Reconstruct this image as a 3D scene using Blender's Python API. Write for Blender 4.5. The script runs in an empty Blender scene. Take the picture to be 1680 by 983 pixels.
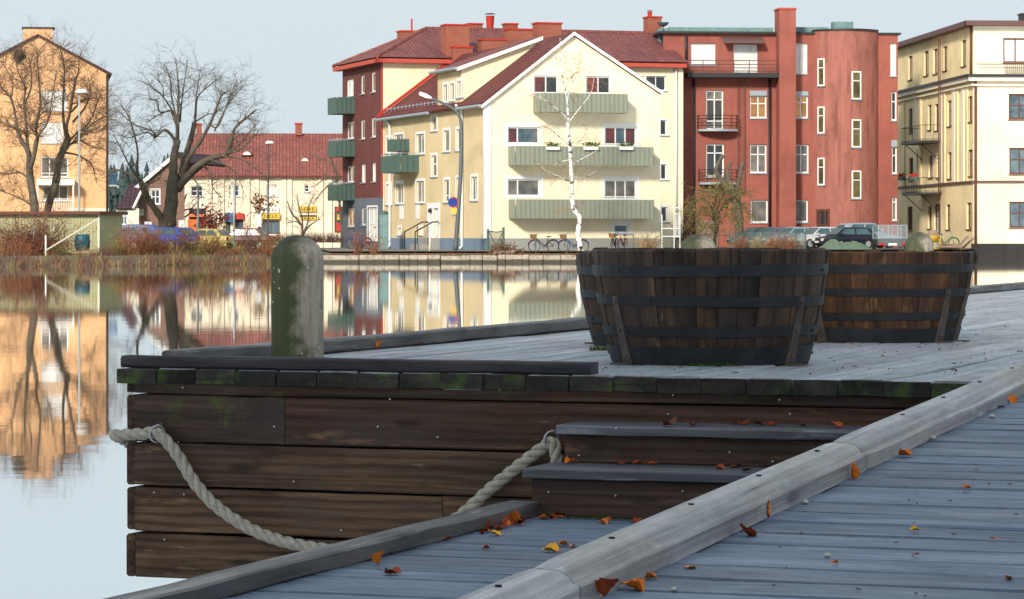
import bpy, bmesh, math, random
from mathutils import Vector, Matrix, noise as mnoise

# ------------------------------------------------------------------ camera
F, CX, HY = 5000.0, 840.0, 385.0        # focal length and horizon row in photo pixels (1680 wide)
EYE = 1.48                              # camera height above the water (water is z = 0)
scene = bpy.context.scene
cam_d = bpy.data.cameras.new('camera'); cam = bpy.data.objects.new('camera', cam_d)
scene.collection.objects.link(cam); scene.camera = cam
cam.location = (0, 0, EYE); cam.rotation_euler = (math.pi/2, 0, 0)
cam_d.sensor_width = 36; cam_d.lens = 36*F/1680; cam_d.shift_y = -(491.5-HY)/1680
cam_d.clip_start = .1; cam_d.clip_end = 20000

# ------------------------------------------------------------------ sky, sun, exposure
SUN_AZ, SUN_EL = -22.0, 26.0             # degrees: to the right of straight behind the camera, above the horizon
world = bpy.data.worlds.new('World'); scene.world = world; world.use_nodes = True
wn = world.node_tree; wn.nodes.clear()
sky = wn.nodes.new('ShaderNodeTexSky'); sky.sky_type = 'NISHITA'; sky.sun_disc = False
sky.sun_elevation = math.radians(SUN_EL); sky.sun_rotation = math.radians(180-SUN_AZ)
sky.air_density = 1.0; sky.dust_density = 3.0
bgA = wn.nodes.new('ShaderNodeBackground'); bgA.inputs['Strength'].default_value = .1
wn.links.new(sky.outputs[0], bgA.inputs['Color'])
bgB = wn.nodes.new('ShaderNodeBackground'); bgB.inputs['Color'].default_value = (.705, .805, .862, 1)   # even high cloud
bgB.inputs['Strength'].default_value = 1.0
mx = wn.nodes.new('ShaderNodeMixShader'); mx.inputs[0].default_value = .93
wo = wn.nodes.new('ShaderNodeOutputWorld')
wn.links.new(bgA.outputs[0], mx.inputs[1]); wn.links.new(bgB.outputs[0], mx.inputs[2]); wn.links.new(mx.outputs[0], wo.inputs[0])
sun_d = bpy.data.lights.new('sun', 'SUN'); sun = bpy.data.objects.new('sun', sun_d); scene.collection.objects.link(sun)
sun_d.energy = 4.6; sun_d.angle = math.radians(8); sun_d.color = (1, .91, .78)
_az, _el = math.radians(SUN_AZ), math.radians(SUN_EL)
sdir = Vector((math.sin(_az)*math.cos(_el), -math.cos(_az)*math.cos(_el), math.sin(_el)))
sun.rotation_euler = sdir.to_track_quat('Z', 'Y').to_euler(); sun.location = (5, -20, 30)
vs = scene.view_settings; vs.view_transform = 'Standard'; vs.look = 'None'; vs.exposure = 0; vs.gamma = 1; vs.use_curve_mapping = False
scene.render.engine = 'CYCLES'
scene.cycles.use_denoising = True; scene.cycles.max_bounces = 6; scene.cycles.glossy_bounces = 3; scene.cycles.diffuse_bounces = 3
scene.cycles.sample_clamp_indirect = 6

# ------------------------------------------------------------------ helpers
rnd = random.Random(7)
COL = scene.collection
BASE = {}                                # world origin of every parent
def W(px, py, D): return Vector(((px-CX)/F*D, D, EYE-(py-HY)/F*D))
def link(o, parent):
    COL.objects.link(o)
    if parent is not None: o.parent = parent
def root(name, label, cat, loc, group=None):
    o = bpy.data.objects.new(name, None); COL.objects.link(o); o.location = loc; o.empty_display_size = .2
    BASE[o] = Vector(loc); o['label'] = label; o['category'] = cat
    if group: o['group'] = group
    return o
def tag(o, label, cat, group=None):
    o['label'] = label; o['category'] = cat
    if group: o['group'] = group
    return o

class MB:
    def __init__(s): s.v = []; s.f = []; s.m = []; s.mi = 0
    def face(s, *pts):
        i = len(s.v); s.v += [Vector(p) for p in pts]; s.f.append(list(range(i, i+len(pts)))); s.m.append(s.mi)
    def raw(s, vs_, fs):
        i = len(s.v); s.v += [Vector(p) for p in vs_]; s.f += [[i+k for k in f] for f in fs]; s.m += [s.mi]*len(fs)
    def box8(s, p):                      # p: 4 bottom ccw + 4 top
        s.raw(p, [(3,2,1,0),(4,5,6,7),(0,1,5,4),(1,2,6,5),(2,3,7,6),(3,0,4,7)])
    def box(s, c, d, ax=Vector((1,0,0)), ay=Vector((0,1,0)), az=Vector((0,0,1))):
        c = Vector(c); x, y, z = ax*(d[0]/2), ay*(d[1]/2), az*(d[2]/2)
        s.box8([c-x-y-z, c+x-y-z, c+x+y-z, c-x+y-z, c-x-y+z, c+x-y+z, c+x+y+z, c-x+y+z])
    def prism(s, poly, ext):
        ext = Vector(ext); n = len(poly); a = [Vector(p) for p in poly]; b = [p+ext for p in a]
        s.raw(a+b, [tuple(range(n-1,-1,-1)), tuple(range(n, 2*n))]+[(i,(i+1)%n,n+(i+1)%n,n+i) for i in range(n)])
    def tube(s, pts, rs, n=6, cap=True):
        pts = [Vector(p) for p in pts]
        if not hasattr(rs, '__len__'): rs = [rs]*len(pts)
        t0 = (pts[1]-pts[0]).normalized()
        ref = Vector((0,0,1)) if abs(t0.z) < .9 else Vector((1,0,0))
        a = t0.cross(ref).normalized(); base = len(s.v); N = len(pts)
        for i, p in enumerate(pts):
            t = (pts[min(i+1,N-1)]-pts[max(i-1,0)])
            t = t.normalized() if t.length > 1e-9 else t0
            a = (a-t*a.dot(t)); a = a.normalized() if a.length > 1e-6 else t.orthogonal().normalized()
            b = t.cross(a)
            for k in range(n):
                w = 2*math.pi*k/n; s.v.append(p+(a*math.cos(w)+b*math.sin(w))*rs[i])
        for i in range(N-1):
            for k in range(n):
                s.f.append([base+i*n+k, base+i*n+(k+1)%n, base+(i+1)*n+(k+1)%n, base+(i+1)*n+k]); s.m.append(s.mi)
        if cap and n > 3:
            s.f.append([base+k for k in range(n-1,-1,-1)]); s.m.append(s.mi)
            s.f.append([base+(N-1)*n+k for k in range(n)]); s.m.append(s.mi)
    def lathe(s, prof, c, n=24, closed=False):
        c = Vector(c); base = len(s.v); N = len(prof)
        for r, z in prof:
            for k in range(n):
                w = 2*math.pi*k/n; s.v.append(c+Vector((r*math.cos(w), r*math.sin(w), z)))
        for i in range(N if closed else N-1):
            j = (i+1) % N
            for k in range(n):
                s.f.append([base+i*n+k, base+i*n+(k+1)%n, base+j*n+(k+1)%n, base+j*n+k]); s.m.append(s.mi)
    def torus(s, c, R, r, ax, ay, n=20, m=5):
        pts = [Vector(c)+(ax*math.cos(2*math.pi*k/n)+ay*math.sin(2*math.pi*k/n))*R for k in range(n+1)]
        s.tube(pts, r, m, cap=False)
    def build(s, name, mats, parent=None, smooth=False, uv=True, base=None):
        b = BASE[parent] if parent is not None else (Vector(base) if base is not None else Vector((0,0,0)))
        me = bpy.data.meshes.new(name)
        me.from_pydata([tuple(p-b) for p in s.v], [], s.f)
        if not isinstance(mats, (list, tuple)): mats = [mats]
        for m in mats: me.materials.append(m)
        if len(mats) > 1: me.polygons.foreach_set('material_index', s.m)
        if smooth: me.polygons.foreach_set('use_smooth', [True]*len(me.polygons))
        if uv and len(s.f) < 30000:
            ul = me.uv_layers.new(name='UVMap').data
            for p in me.polygons:
                n = p.normal; t = Vector((-n.y, n.x, 0))
                t = t.normalized() if t.length > .02 else Vector((1,0,0))
                w = n.cross(t)
                if w.z < 0: t, w = -t, -w
                for li in p.loop_indices:
                    q = Vector(s.v[me.loops[li].vertex_index]); ul[li].uv = (q.dot(t), q.dot(w))
        me.validate(); o = bpy.data.objects.new(name, me); link(o, parent)
        if parent is None: o.location = b
        BASE[o] = b
        return o

_pc = {}
def plank_mesh(L, Wd, T, mat, bev=.006, seg=6, wob=.002, var=0):
    key = (round(L,3), round(Wd,3), round(T,3), mat.name, bev, seg, wob, var)
    if key in _pc: return _pc[key]
    r = random.Random(str(key)); vs_, fs = [], []
    for i in range(seg+1):
        x = -L/2+L*i/seg
        b = bev*(1+r.uniform(-.4,.6))
        sec = [(-Wd/2+b,-T/2),(Wd/2-b,-T/2),(Wd/2,-T/2+b),(Wd/2,T/2-b),(Wd/2-b,T/2),(-Wd/2+b,T/2),(-Wd/2,T/2-b),(-Wd/2,-T/2+b)]
        oy, oz = r.uniform(-wob,wob), r.uniform(-wob,wob)
        for (y,z) in sec: vs_.append((x+r.uniform(-wob,wob)*.5*(i in (0,seg)), y+oy+r.uniform(-wob,wob)*.4, z+oz+r.uniform(-wob,wob)*.3))
    for i in range(seg):
        for k in range(8): fs.append((i*8+k, i*8+(k+1)%8, (i+1)*8+(k+1)%8, (i+1)*8+k))
    fs.append(tuple(range(7,-1,-1))); fs.append(tuple(seg*8+k for k in range(8)))
    me = bpy.data.meshes.new('plank'); me.from_pydata(vs_, [], fs); me.materials.append(mat)
    bm = bmesh.new(); bm.from_mesh(me); bmesh.ops.recalc_face_normals(bm, faces=bm.faces); bm.to_mesh(me); bm.free()
    _pc[key] = me; return me
def piece(name, parent, me, c, ax, ay, az, scale=(1,1,1)):
    o = bpy.data.objects.new(name, me); link(o, parent)
    b = BASE[parent] if parent is not None else Vector((0,0,0))
    R = Matrix((ax, ay, az)).transposed().to_4x4()
    o.matrix_local = Matrix.Translation(Vector(c)-b) @ R @ Matrix.Diagonal((*scale, 1))
    return o

# ------------------------------------------------------------------ materials
def srgb(r, g, b):
    def c(x):
        x /= 255; return x/12.92 if x <= .04045 else ((x+.055)/1.055)**2.4
    return (c(r), c(g), c(b))
def mul(c, k): return tuple(min(1, x*k) for x in c)
class NT:
    def __init__(s, name):
        s.mat = bpy.data.materials.new(name); s.mat.use_nodes = True; s.t = s.mat.node_tree
        s.p = s.t.nodes['Principled BSDF']
    def n(s, ty, **kw):
        x = s.t.nodes.new('ShaderNode'+ty)
        for k, v in kw.items():
            if k.startswith('i_'):
                key = k[2:]; key = int(key) if key.isdigit() else key.replace('_', ' ')
                x.inputs[key].default_value = v
            else: setattr(x, k, v)
        return x
    def l(s, a, b): s.t.links.new(a, b)
    def coords(s, kind='UV', rand=True, scale=(1,1,1)):
        tc = s.n('TexCoord'); out = tc.outputs[kind]
        if rand:
            oi = s.n('ObjectInfo'); m = s.n('Math', operation='MULTIPLY', i_1=57.0); s.l(oi.outputs['Random'], m.inputs[0])
            ad = s.n('VectorMath', operation='ADD'); s.l(out, ad.inputs[0]); s.l(m.outputs[0], ad.inputs[1]); out = ad.outputs[0]
        mp = s.n('Mapping'); mp.inputs['Scale'].default_value = scale; s.l(out, mp.inputs['Vector'])
        return mp.outputs[0]
    def noise(s, co, scale, detail=5, rough=.6):
        x = s.n('TexNoise'); x.inputs['Scale'].default_value = scale; x.inputs['Detail'].default_value = detail; x.inputs['Roughness'].default_value = rough
        s.l(co, x.inputs['Vector']); return x.outputs['Fac']
    def ramp(s, fac, stops):
        r = s.n('ValToRGB'); el = r.color_ramp.elements
        while len(el) < len(stops): el.new(.5)
        for e, (p, c) in zip(el, stops): e.position = p; e.color = (*c, 1) if len(c) == 3 else c
        s.l(fac, r.inputs[0]); return r.outputs[0]
    def mix(s, a, b, fac, mode='MIX'):
        x = s.n('Mix', data_type='RGBA', blend_type=mode)
        for v, i in ((fac, 0), (a, 6), (b, 7)):
            if hasattr(v, 'is_linked'): s.l(v, x.inputs[i])
            elif isinstance(v, (int, float)): x.inputs[i].default_value = v
            else: x.inputs[i].default_value = (*v, 1)
        return x.outputs[2]
    def bump(s, h, strength=.3, dist=.02):
        b = s.n('Bump'); b.inputs['Strength'].default_value = strength; b.inputs['Distance'].default_value = dist
        s.l(h, b.inputs['Height']); s.l(b.outputs[0], s.p.inputs['Normal'])
    def done(s, col, rough=.7, metal=0, spec=.3):
        if hasattr(col, 'is_linked'): s.l(col, s.p.inputs['Base Color'])
        else: s.p.inputs['Base Color'].default_value = (*col, 1)
        if hasattr(rough, 'is_linked'): s.l(rough, s.p.inputs['Roughness'])
        else: s.p.inputs['Roughness'].default_value = rough
        s.p.inputs['Metallic'].default_value = metal; s.p.inputs['Specular IOR Level'].default_value = spec
        return s.mat
def plain(name, c, rough=.6, metal=0, var=.18, scale=6, kind='Object', spec=.3, bump=0):
    t = NT(name); co = t.coords(kind); f = t.noise(co, scale)
    if bump: t.bump(f, bump, .01)
    return t.done(t.ramp(f, [(.25, mul(c, 1-var)), (.75, mul(c, 1+var*.6))]), rough, metal, spec)
def plaster(name, c, stain=None, amt=.5, rough=.9, con=1.0):
    t = NT(name); co = t.coords('UV', False); f = t.noise(co, .35, 6, .62); g = t.noise(co, 9, 4)
    co2 = t.coords('UV', False, (2.2, .25, 1)); st = t.noise(co2, 1.0, 5, .6)
    a = t.ramp(f, [(.3, mul(c, 1-.16*con)), (.52, c), (.8, mul(c, 1+.10*con))])
    b = t.mix(a, stain or mul(c, .72), t.ramp(st, [(.52, (0,0,0)), (.78, (amt,)*3)]))
    bl = t.noise(t.coords('UV', False, (.5,.5,1)), .55, 7, .7); b = t.mix(b, mul(c, 1-.3*con), t.ramp(bl, [(.52, (0,0,0)), (.68, (.55*min(1.4,con),)*3)]))
    t.bump(g, .25, .01); return t.done(b, rough, 0, .2)
def bricks(name, c1, c2, mortar, bw=.25, bh=.075, ms=.012, rough=.85, dark=None):
    t = NT(name); co = t.coords('UV', False)
    b = t.n('TexBrick'); b.offset = .5; b.inputs['Scale'].default_value = 1; b.inputs['Mortar Size'].default_value = ms
    b.inputs['Brick Width'].default_value = bw; b.inputs['Row Height'].default_value = bh; b.inputs['Bias'].default_value = 0
    for k, v in (('Color1', c1), ('Color2', c2), ('Mortar', mortar)): b.inputs[k].default_value = (*v, 1)
    t.l(co, b.inputs['Vector']); f = t.noise(co, .8, 5)
    col = t.mix(b.outputs['Color'], dark or mul(c1, .6), t.ramp(f, [(.45, (0,0,0)), (.8, (.6,)*3)]))
    inv = t.n('Math', operation='SUBTRACT', i_0=1.0); t.l(b.outputs['Fac'], inv.inputs[1]); t.bump(inv.outputs[0], .6, .02)
    return t.done(col, rough, 0, .25)
def tiles(name, c1, c2, dark):
    t = NT(name); co = t.coords('UV', False)
    b = t.n('TexBrick'); b.offset = .0; b.inputs['Scale'].default_value = 1; b.inputs['Mortar Size'].default_value = .03; b.inputs['Mortar Smooth'].default_value = .6
    b.inputs['Brick Width'].default_value = .26; b.inputs['Row Height'].default_value = .36
    for k, v in (('Color1', c1), ('Color2', c2), ('Mortar', dark)): b.inputs[k].default_value = (*v, 1)
    t.l(co, b.inputs['Vector']); f = t.noise(co, .5, 6)
    col = t.mix(b.outputs['Color'], mul(dark, 1.3), t.ramp(f, [(.42, (0,0,0)), (.8, (.75,)*3)]))
    wv = t.n('TexWave', wave_type='BANDS', bands_direction='X'); wv.inputs['Scale'].default_value = 1/.26/2*math.pi/math.pi; t.l(co, wv.inputs['Vector'])
    inv = t.n('Math', operation='SUBTRACT', i_0=1.0); t.l(b.outputs['Fac'], inv.inputs[1])
    ad = t.n('Math', operation='ADD'); t.l(inv.outputs[0], ad.inputs[0]); t.l(wv.outputs['Fac'], ad.inputs[1])
    t.bump(ad.outputs[0], .7, .05); return t.done(col, .7, 0, .3)
def wood(name, c_dark, c_mid, c_light, grain=(1.2, 22, 22), moss=0, stain=.5, rough=.75, bumpy=.35, knots=True, wear=None, spec=.25, vary=.25, rings=0, fine=.55, blotch=None, axis='x', speck=0, crack=.5):
    t = NT(name); pm = {'x': (0,1,2), 'y': (1,0,2), 'z': (2,1,0)}[axis]
    def C(*s3): return t.coords('Object', True, tuple(s3[k] for k in pm))   # scales given as (along, across, across) the grain
    co = C(*grain)
    g = t.noise(co, 1.0, 8, .65); g2 = t.noise(co, 3.0, 6, .6)
    c = t.ramp(g, [(.28, c_dark), (.5, c_mid), (.75, c_light)])
    fn_ = t.ramp(g2, [(.35, (.62,)*3), (.62, (1.08,)*3)]); c = t.mix(c, fn_, fine, 'MULTIPLY')
    if rings:
        wv = t.n('TexWave', wave_type='BANDS', bands_direction='Z'); wv.inputs['Scale'].default_value = 9; wv.inputs['Distortion'].default_value = 5; wv.inputs['Detail'].default_value = 3; wv.inputs['Detail Scale'].default_value = 1.2
        t.l(C(.16, .6, 1), wv.inputs['Vector']); c = t.mix(c, t.ramp(wv.outputs['Fac'], [(.1, (.5,)*3), (.6, (1.1,)*3)]), rings, 'MULTIPLY')
    if blotch:
        b1 = t.noise(C(.7, 1.6, 1.6), 1.9, 7, .68); c = t.mix(c, blotch, t.ramp(b1, [(.47, (0,0,0)), (.66, (.7,)*3)]))
    s1 = t.noise(C(1, 3, 3), 2.3, 6, .65)
    c = t.mix(c, mul(c_dark, .55), t.ramp(s1, [(.5, (0,0,0)), (.72, (stain,)*3)]))
    if wear:
        w1 = t.noise(C(1.5, 9, 9), 1.7, 8, .7)
        c = t.mix(c, wear, t.ramp(w1, [(.6, (0,0,0)), (.74, (.75,)*3)]))
    if knots:
        v = t.n('TexVoronoi'); v.inputs['Scale'].default_value = 1.6; t.l(C(1, 4, 4), v.inputs['Vector'])
        c = t.mix(c, mul(c_dark, .5), t.ramp(v.outputs['Distance'], [(.05, (.8,)*3), (.13, (0,0,0))]))
    if moss:
        m = t.noise(t.coords('Object', True, (3, 3, 3)), 2.2, 7, .7)
        c = t.mix(c, (.075, .135, .018), t.ramp(m, [(.58-moss*.14, (0,0,0)), (.72, (.85,)*3)]))
    if crack:
        ck = t.noise(C(.45, 34, 34), 1.0, 3, .5); c = t.mix(c, mul(c_dark, .35), t.ramp(ck, [(.64, (0,0,0)), (.70, (crack,)*3)]))
    if speck:
        sk = t.noise(C(14, 40, 40), 1.0, 4, .7); c = t.mix(c, t.ramp(sk, [(.3, (.45,)*3), (.5, (1,)*3), (.72, (1.35,)*3)]), speck, 'MULTIPLY')
    oi = t.n('ObjectInfo'); mr = t.n('MapRange', i_3=1-vary, i_4=1+vary); t.l(oi.outputs['Random'], mr.inputs[0])
    hs = t.n('HueSaturation'); t.l(mr.outputs[0], hs.inputs['Value']); t.l(c, hs.inputs['Color'])
    ad = t.n('Math', operation='ADD'); t.l(g, ad.inputs[0]); t.l(g2, ad.inputs[1]); t.bump(ad.outputs[0], bumpy, .006)
    rg = t.ramp(s1, [(.3, (max(.05, rough-.22),)*3), (.7, (min(1, rough+.12),)*3)])
    return t.done(hs.outputs[0], rg, 0, spec)
# ---- material set
M = {}
M['fascia'] = wood('fascia_wood', (0.031,0.016,0.012), (0.077,0.041,0.026), (0.170,0.085,0.050), (1.1, 20, 20), stain=.6, wear=(0.334,0.185,0.097), rough=.78, rings=.6, vary=.2, blotch=(0.057,0.039,0.035))
M['fascia_low'] = wood('lower_fascia_wood', (0.044,0.025,0.016), (0.126,0.073,0.044), (0.268,0.155,0.089), (1.1, 20, 20), stain=.75, wear=(0.486,0.302,0.175), rough=.8, rings=.75, vary=.2, blotch=(0.073,0.051,0.040))
M['fascia_moss'] = wood('mossy_fascia_wood', (0.029,0.016,0.013), (0.076,0.045,0.031), (0.157,0.085,0.053), (1.1, 20, 20), stain=.6, moss=.12, rough=.78, rings=.5, vary=.1, blotch=(0.052,0.038,0.037))
M['plank_end'] = wood('deck_end_wood', (0.009,0.009,0.009), (0.030,0.026,0.023), (0.071,0.059,0.044), (8, 8, 8), moss=.5, stain=.85, knots=False, blotch=(0.018,0.020,0.021))
M['deck'] = wood('deck_wood', (0.198,0.219,0.258), (0.306,0.335,0.384), (0.413,0.448,0.512), (.5, 18, 18), speck=.5, stain=.35, wear=(0.450,0.487,0.538), rough=.58, spec=.4, vary=.12, fine=.4, bumpy=.25, blotch=(0.270,0.258,0.247))  # weathered grey with the blue of the sky light mixed into the base colours
M['walk'] = wood('boardwalk_wood', (0.066,0.097,0.154), (0.115,0.158,0.237), (0.175,0.230,0.328), (.6, 26, 26), speck=.6, stain=.4, wear=(0.199,0.261,0.370), rough=.62, spec=.4, vary=.2, fine=.5, bumpy=.3, blotch=(0.108,0.134,0.180))  # sky-light blue put into the base colours, stronger than on the deck
M['kerb'] = wood('kerb_wood', (0.041,0.039,0.042), (0.115,0.105,0.105), (0.270,0.250,0.236), (.9, 12, 12), stain=.6, wear=(0.405,0.351,0.297), vary=.1, rough=.55, spec=.4, fine=.5)
M['dark_kerb'] = wood('dark_beam_wood', (0.019,0.017,0.023), (0.046,0.041,0.049), (0.101,0.089,0.095), (.9, 14, 14), stain=.6, vary=.06)
M['riser'] = wood('step_wood', (0.034,0.021,0.018), (0.083,0.048,0.036), (0.185,0.101,0.064), (1.1, 16, 16), stain=.7, wear=(0.420,0.219,0.097), vary=.12, rings=.4, blotch=(0.056,0.040,0.038))
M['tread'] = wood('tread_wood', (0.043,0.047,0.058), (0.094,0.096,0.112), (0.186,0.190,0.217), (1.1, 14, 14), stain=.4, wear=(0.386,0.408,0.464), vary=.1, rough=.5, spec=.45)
M['stave'] = wood('stave_wood', (0.015,0.011,0.010), (0.056,0.036,0.026), (0.137,0.084,0.054), (.9, 11, 11), axis='z', stain=.85, wear=(0.209,0.157,0.111), knots=False, vary=.2, rough=.8, blotch=(0.024,0.023,0.027))
M['stave_warm'] = wood('warm_stave_wood', (0.021,0.012,0.009), (0.080,0.039,0.021), (0.197,0.093,0.044), (.9, 11, 11), axis='z', stain=.85, wear=(0.300,0.174,0.093), knots=False, vary=.2, rough=.8, blotch=(0.034,0.025,0.023))
M['iron'] = plain('hoop_iron', (0.031,0.035,0.041), .55, .35, .45, 9, bump=.35)
M['rusty_iron'] = plain('strap_iron', (0.112,0.090,0.083), .7, .2, .5, 14, bump=.4)
M['steel'] = plain('galvanised_steel', (.45,.46,.47), .35, .8, .15, 20)
M['nail'] = plain('nail_head', (.62,.63,.62), .4, .6, .1, 20)
M['rope'] = plain('rope_fibre', (0.440,0.396,0.334), .9, 0, .35, 45, bump=.5)
M['soil'] = plain('soil', (.03,.022,.016), .95, 0, .5, 20, bump=.6)
M['hole'] = plain('bolt_hole', (.012,.012,.014), .9)
t = NT('bollard_wood')            # weathered bollard: pale split timber, algae on one flank, white lichen specks
tc = t.n('TexCoord'); co = tc.outputs['Object']
mp = t.n('Mapping'); mp.inputs['Scale'].default_value = (18, 18, 1.8); t.l(co, mp.inputs['Vector'])
g = t.noise(mp.outputs[0], 1.2, 8, .7)
c = t.ramp(g, [(.25, (.07,.055,.038)), (.46, (.29,.245,.19)), (.72, (.58,.53,.45))])
sx = t.n('SeparateXYZ'); t.l(co, sx.inputs[0])
n1 = t.noise(co, 9, 6, .7)
ma = t.n('Math', operation='MULTIPLY_ADD', i_1=-4.2, i_2=.30); t.l(sx.outputs[0], ma.inputs[0])
ad = t.n('Math', operation='ADD'); t.l(ma.outputs[0], ad.inputs[0]); t.l(n1, ad.inputs[1])
c = t.mix(c, (.045,.062,.024), t.ramp(ad.outputs[0], [(.60, (0,0,0)), (.86, (.93,)*3)]))
zt_ = t.n('Math', operation='MULTIPLY_ADD', i_1=7.0, i_2=-3.0); t.l(sx.outputs[2], zt_.inputs[0]); za_ = t.n('Math', operation='ADD'); t.l(zt_.outputs[0], za_.inputs[0]); t.l(n1, za_.inputs[1])
c = t.mix(c, (.05,.056,.045), t.ramp(za_.outputs[0], [(.55, (0,0,0)), (.95, (.7,)*3)]))   # dark algae crown
n3 = t.noise(co, 5, 5, .7); c = t.mix(c, (.02,.016,.012), t.ramp(n3, [(.55, (0,0,0)), (.7, (.7,)*3)]))
v = t.n('TexVoronoi'); v.inputs['Scale'].default_value = 42; t.l(co, v.inputs['Vector'])
n4 = t.noise(co, 6, 3); lg = t.n('Math', operation='GREATER_THAN', i_1=.53); t.l(n4, lg.inputs[0])
sp = t.ramp(v.outputs['Distance'], [(.16, (1,1,1)), (.22, (0,0,0))]); mm = t.n('Math', operation='MULTIPLY'); t.l(sp, mm.inputs[0]); t.l(lg.outputs[0], mm.inputs[1])
c = t.mix(c, (.5,.55,.42), mm.outputs[0]); t.bump(g, .6, .012)
M['bollard'] = t.done(c, .85)
for nm, cc in (('leaf_rust', (0.347,0.056,0.014)), ('leaf_orange', (0.765,0.194,0.016)), ('leaf_yellow', (0.850,0.406,0.027)), ('leaf_brown', (0.128,0.036,0.014))):
    M[nm] = plain(nm, cc, .6, 0, .45, 30, spec=.3)
M['moss'] = plain('moss', (.05,.10,.012), .95, 0, .5, 12)
M['pebble'] = plain('white_pebble', (.52,.51,.49), .8)

# ------------------------------------------------------------------ water
t = NT('water'); tc = t.n('TexCoord')
mp = t.n('Mapping'); mp.inputs['Scale'].default_value = (.35, .9, 1); t.l(tc.outputs['Object'], mp.inputs['Vector'])
n = t.noise(mp.outputs[0], 1.1, 4, .6); b = t.n('Bump'); b.inputs['Strength'].default_value = .05; b.inputs['Distance'].default_value = .02; t.l(n, b.inputs['Height'])
gl = t.n('BsdfGlossy'); gl.inputs['Roughness'].default_value = .022; gl.inputs['Color'].default_value = (.97,.98,.985,1); t.l(b.outputs[0], gl.inputs['Normal'])
t.p.inputs['Base Color'].default_value = (.03,.045,.045,1); t.p.inputs['Roughness'].default_value = .04; t.p.inputs['IOR'].default_value = 1.33
ms = t.n('MixShader'); ms.inputs[0].default_value = .9; t.l(t.p.outputs[0], ms.inputs[1]); t.l(gl.outputs[0], ms.inputs[2])
t.l(ms.outputs[0], t.t.nodes['Material Output'].inputs[0]); M['water'] = t.mat
w = MB(); w.face((-900,-60,0), (900,-60,0), (900,1200,0), (-900,1200,0)); o = w.build('water', M['water']); o['kind'] = 'structure'

# ------------------------------------------------------------------ pier frame: u to the right along the front, v away
TH = math.radians(19.8); U = Vector((math.cos(TH), -math.sin(TH), 0)); V = Vector((math.sin(TH), math.cos(TH), 0)); Z = Vector((0,0,1))
ADK = .5; DECK = EYE-ADK
D0 = F*ADK/(604-HY); P0 = Vector(((202-CX)/F*D0, D0, 0))
def PT(u, v, z): return P0+U*u+V*v+Z*z
S0 = F/D0
zpx = lambda y: EYE-(y-HY)/S0

def facept(px, py, v):                   # photo pixel -> point on the vertical plane v = const of the pier
    dx = (px-CX)/F; tt = (P0+V*v).dot(V)/(dx*V.x+V.y); return Vector((dx*tt, tt, EYE-(py-HY)/F*tt))
pier = root('pier_platform', 'raised dark timber platform with plank deck and horizontally boarded front', 'pier', PT(0,0,0))
PW = .1625
NPL = 40
for i in range(NPL):
    u0 = -.02+i*PW; v0 = rnd.uniform(-.006,.006)
    vend = 24.5; cuts = [v0]; x = v0+round(rnd.uniform(3.5, 6.0), 1)
    while x < vend-1.5: cuts.append(x); x += rnd.choice((4.2, 4.8, 5.4))
    cuts.append(vend)
    for a, b in zip(cuts[:-1], cuts[1:]):
        L = round((b-a)*5)/5 if a != v0 else b-a
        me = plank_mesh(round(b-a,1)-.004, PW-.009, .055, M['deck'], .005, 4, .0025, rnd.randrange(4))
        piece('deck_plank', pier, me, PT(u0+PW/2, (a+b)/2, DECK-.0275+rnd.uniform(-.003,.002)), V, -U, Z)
    # weathered end-grain face of each plank along the front edge
    me = plank_mesh(PW-.004, .012, .0535, M['plank_end'], .0015, 2, .0018, i%6)
    piece('plank_end', pier, me, PT(u0+PW/2, v0-.007, DECK-.0285+rnd.uniform(-.003,.002)), U, V, Z)
rows = [(627.5,645.5), (648,724), (727,796), (799,870), (875,947)]
for r, (ya, yb) in enumerate(rows):
    za, zb = zpx(ya), zpx(yb); h = za-zb
    cuts = {0:[.038,5.6], 1:[.038,.655,5.6], 2:[.038,3.3,5.6], 3:[.038,1.275,5.6], 4:[.038,2.6,5.6]}[r]
    for k, (a, b) in enumerate(zip(cuts[:-1], cuts[1:])):
        me = plank_mesh(b-a-.004, .034, h, M['fascia_moss' if (r == 1 and k == 0) or r == 0 else 'fascia' if r < 2 else 'fascia_low'], .005, 10, .002, r*3+k)
        piece('fascia_board', pier, me, PT((a+b)/2, .034+rnd.uniform(-.003,.003), (za+zb)/2), U, V, Z)
    me = plank_mesh(14, .034, h-.004, M['fascia'], .005, 10, .002, r)
    piece('side_board', pier, me, PT(.018, 7.03, (za+zb)/2), V, -U, Z)
for uu, vv in ((.09,.12), (1.6,.12), (3.2,.12), (4.8,.12), (.09,3.2), (.09,6.4), (.09,9.6)):
    mb = MB(); mb.box(PT(uu, vv, .3), (.1,.1,1.2), U, V, Z)
    if vv > 1 or uu > 1: mb.build('post', M['fascia'], pier)
me = plank_mesh(5.3, .02, zpx(630)-zpx(944), M['hole'], .002, 2, .0); piece('backing_board', pier, me, PT(.3+2.65, .085, (zpx(630)+zpx(944))/2), U, V, Z)  # added near-black panel, stops light showing through the gaps between fascia boards
# dark beam along part of the front edge, kerb along the water side
bl = (facept(967, 600, .0)-P0).dot(U)+.012
me = plank_mesh(bl, .1, .045, M['dark_kerb'], .006, 10, .002, 1); piece('front_beam', pier, me, PT(bl/2-.012, .055, DECK+.0235), U, V, Z)
x = 0.
for L in (3.0, 3.6, 3.6, 3.6, 3.6, 3.6, 3.4):
    me = plank_mesh(L-.006, .1, .058, M['kerb'], .007, 8, .003, int(L*10)); piece('edge_beam', pier, me, PT(.155, .115+x+L/2, DECK+.033), V, -U, Z); x += L
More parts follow.
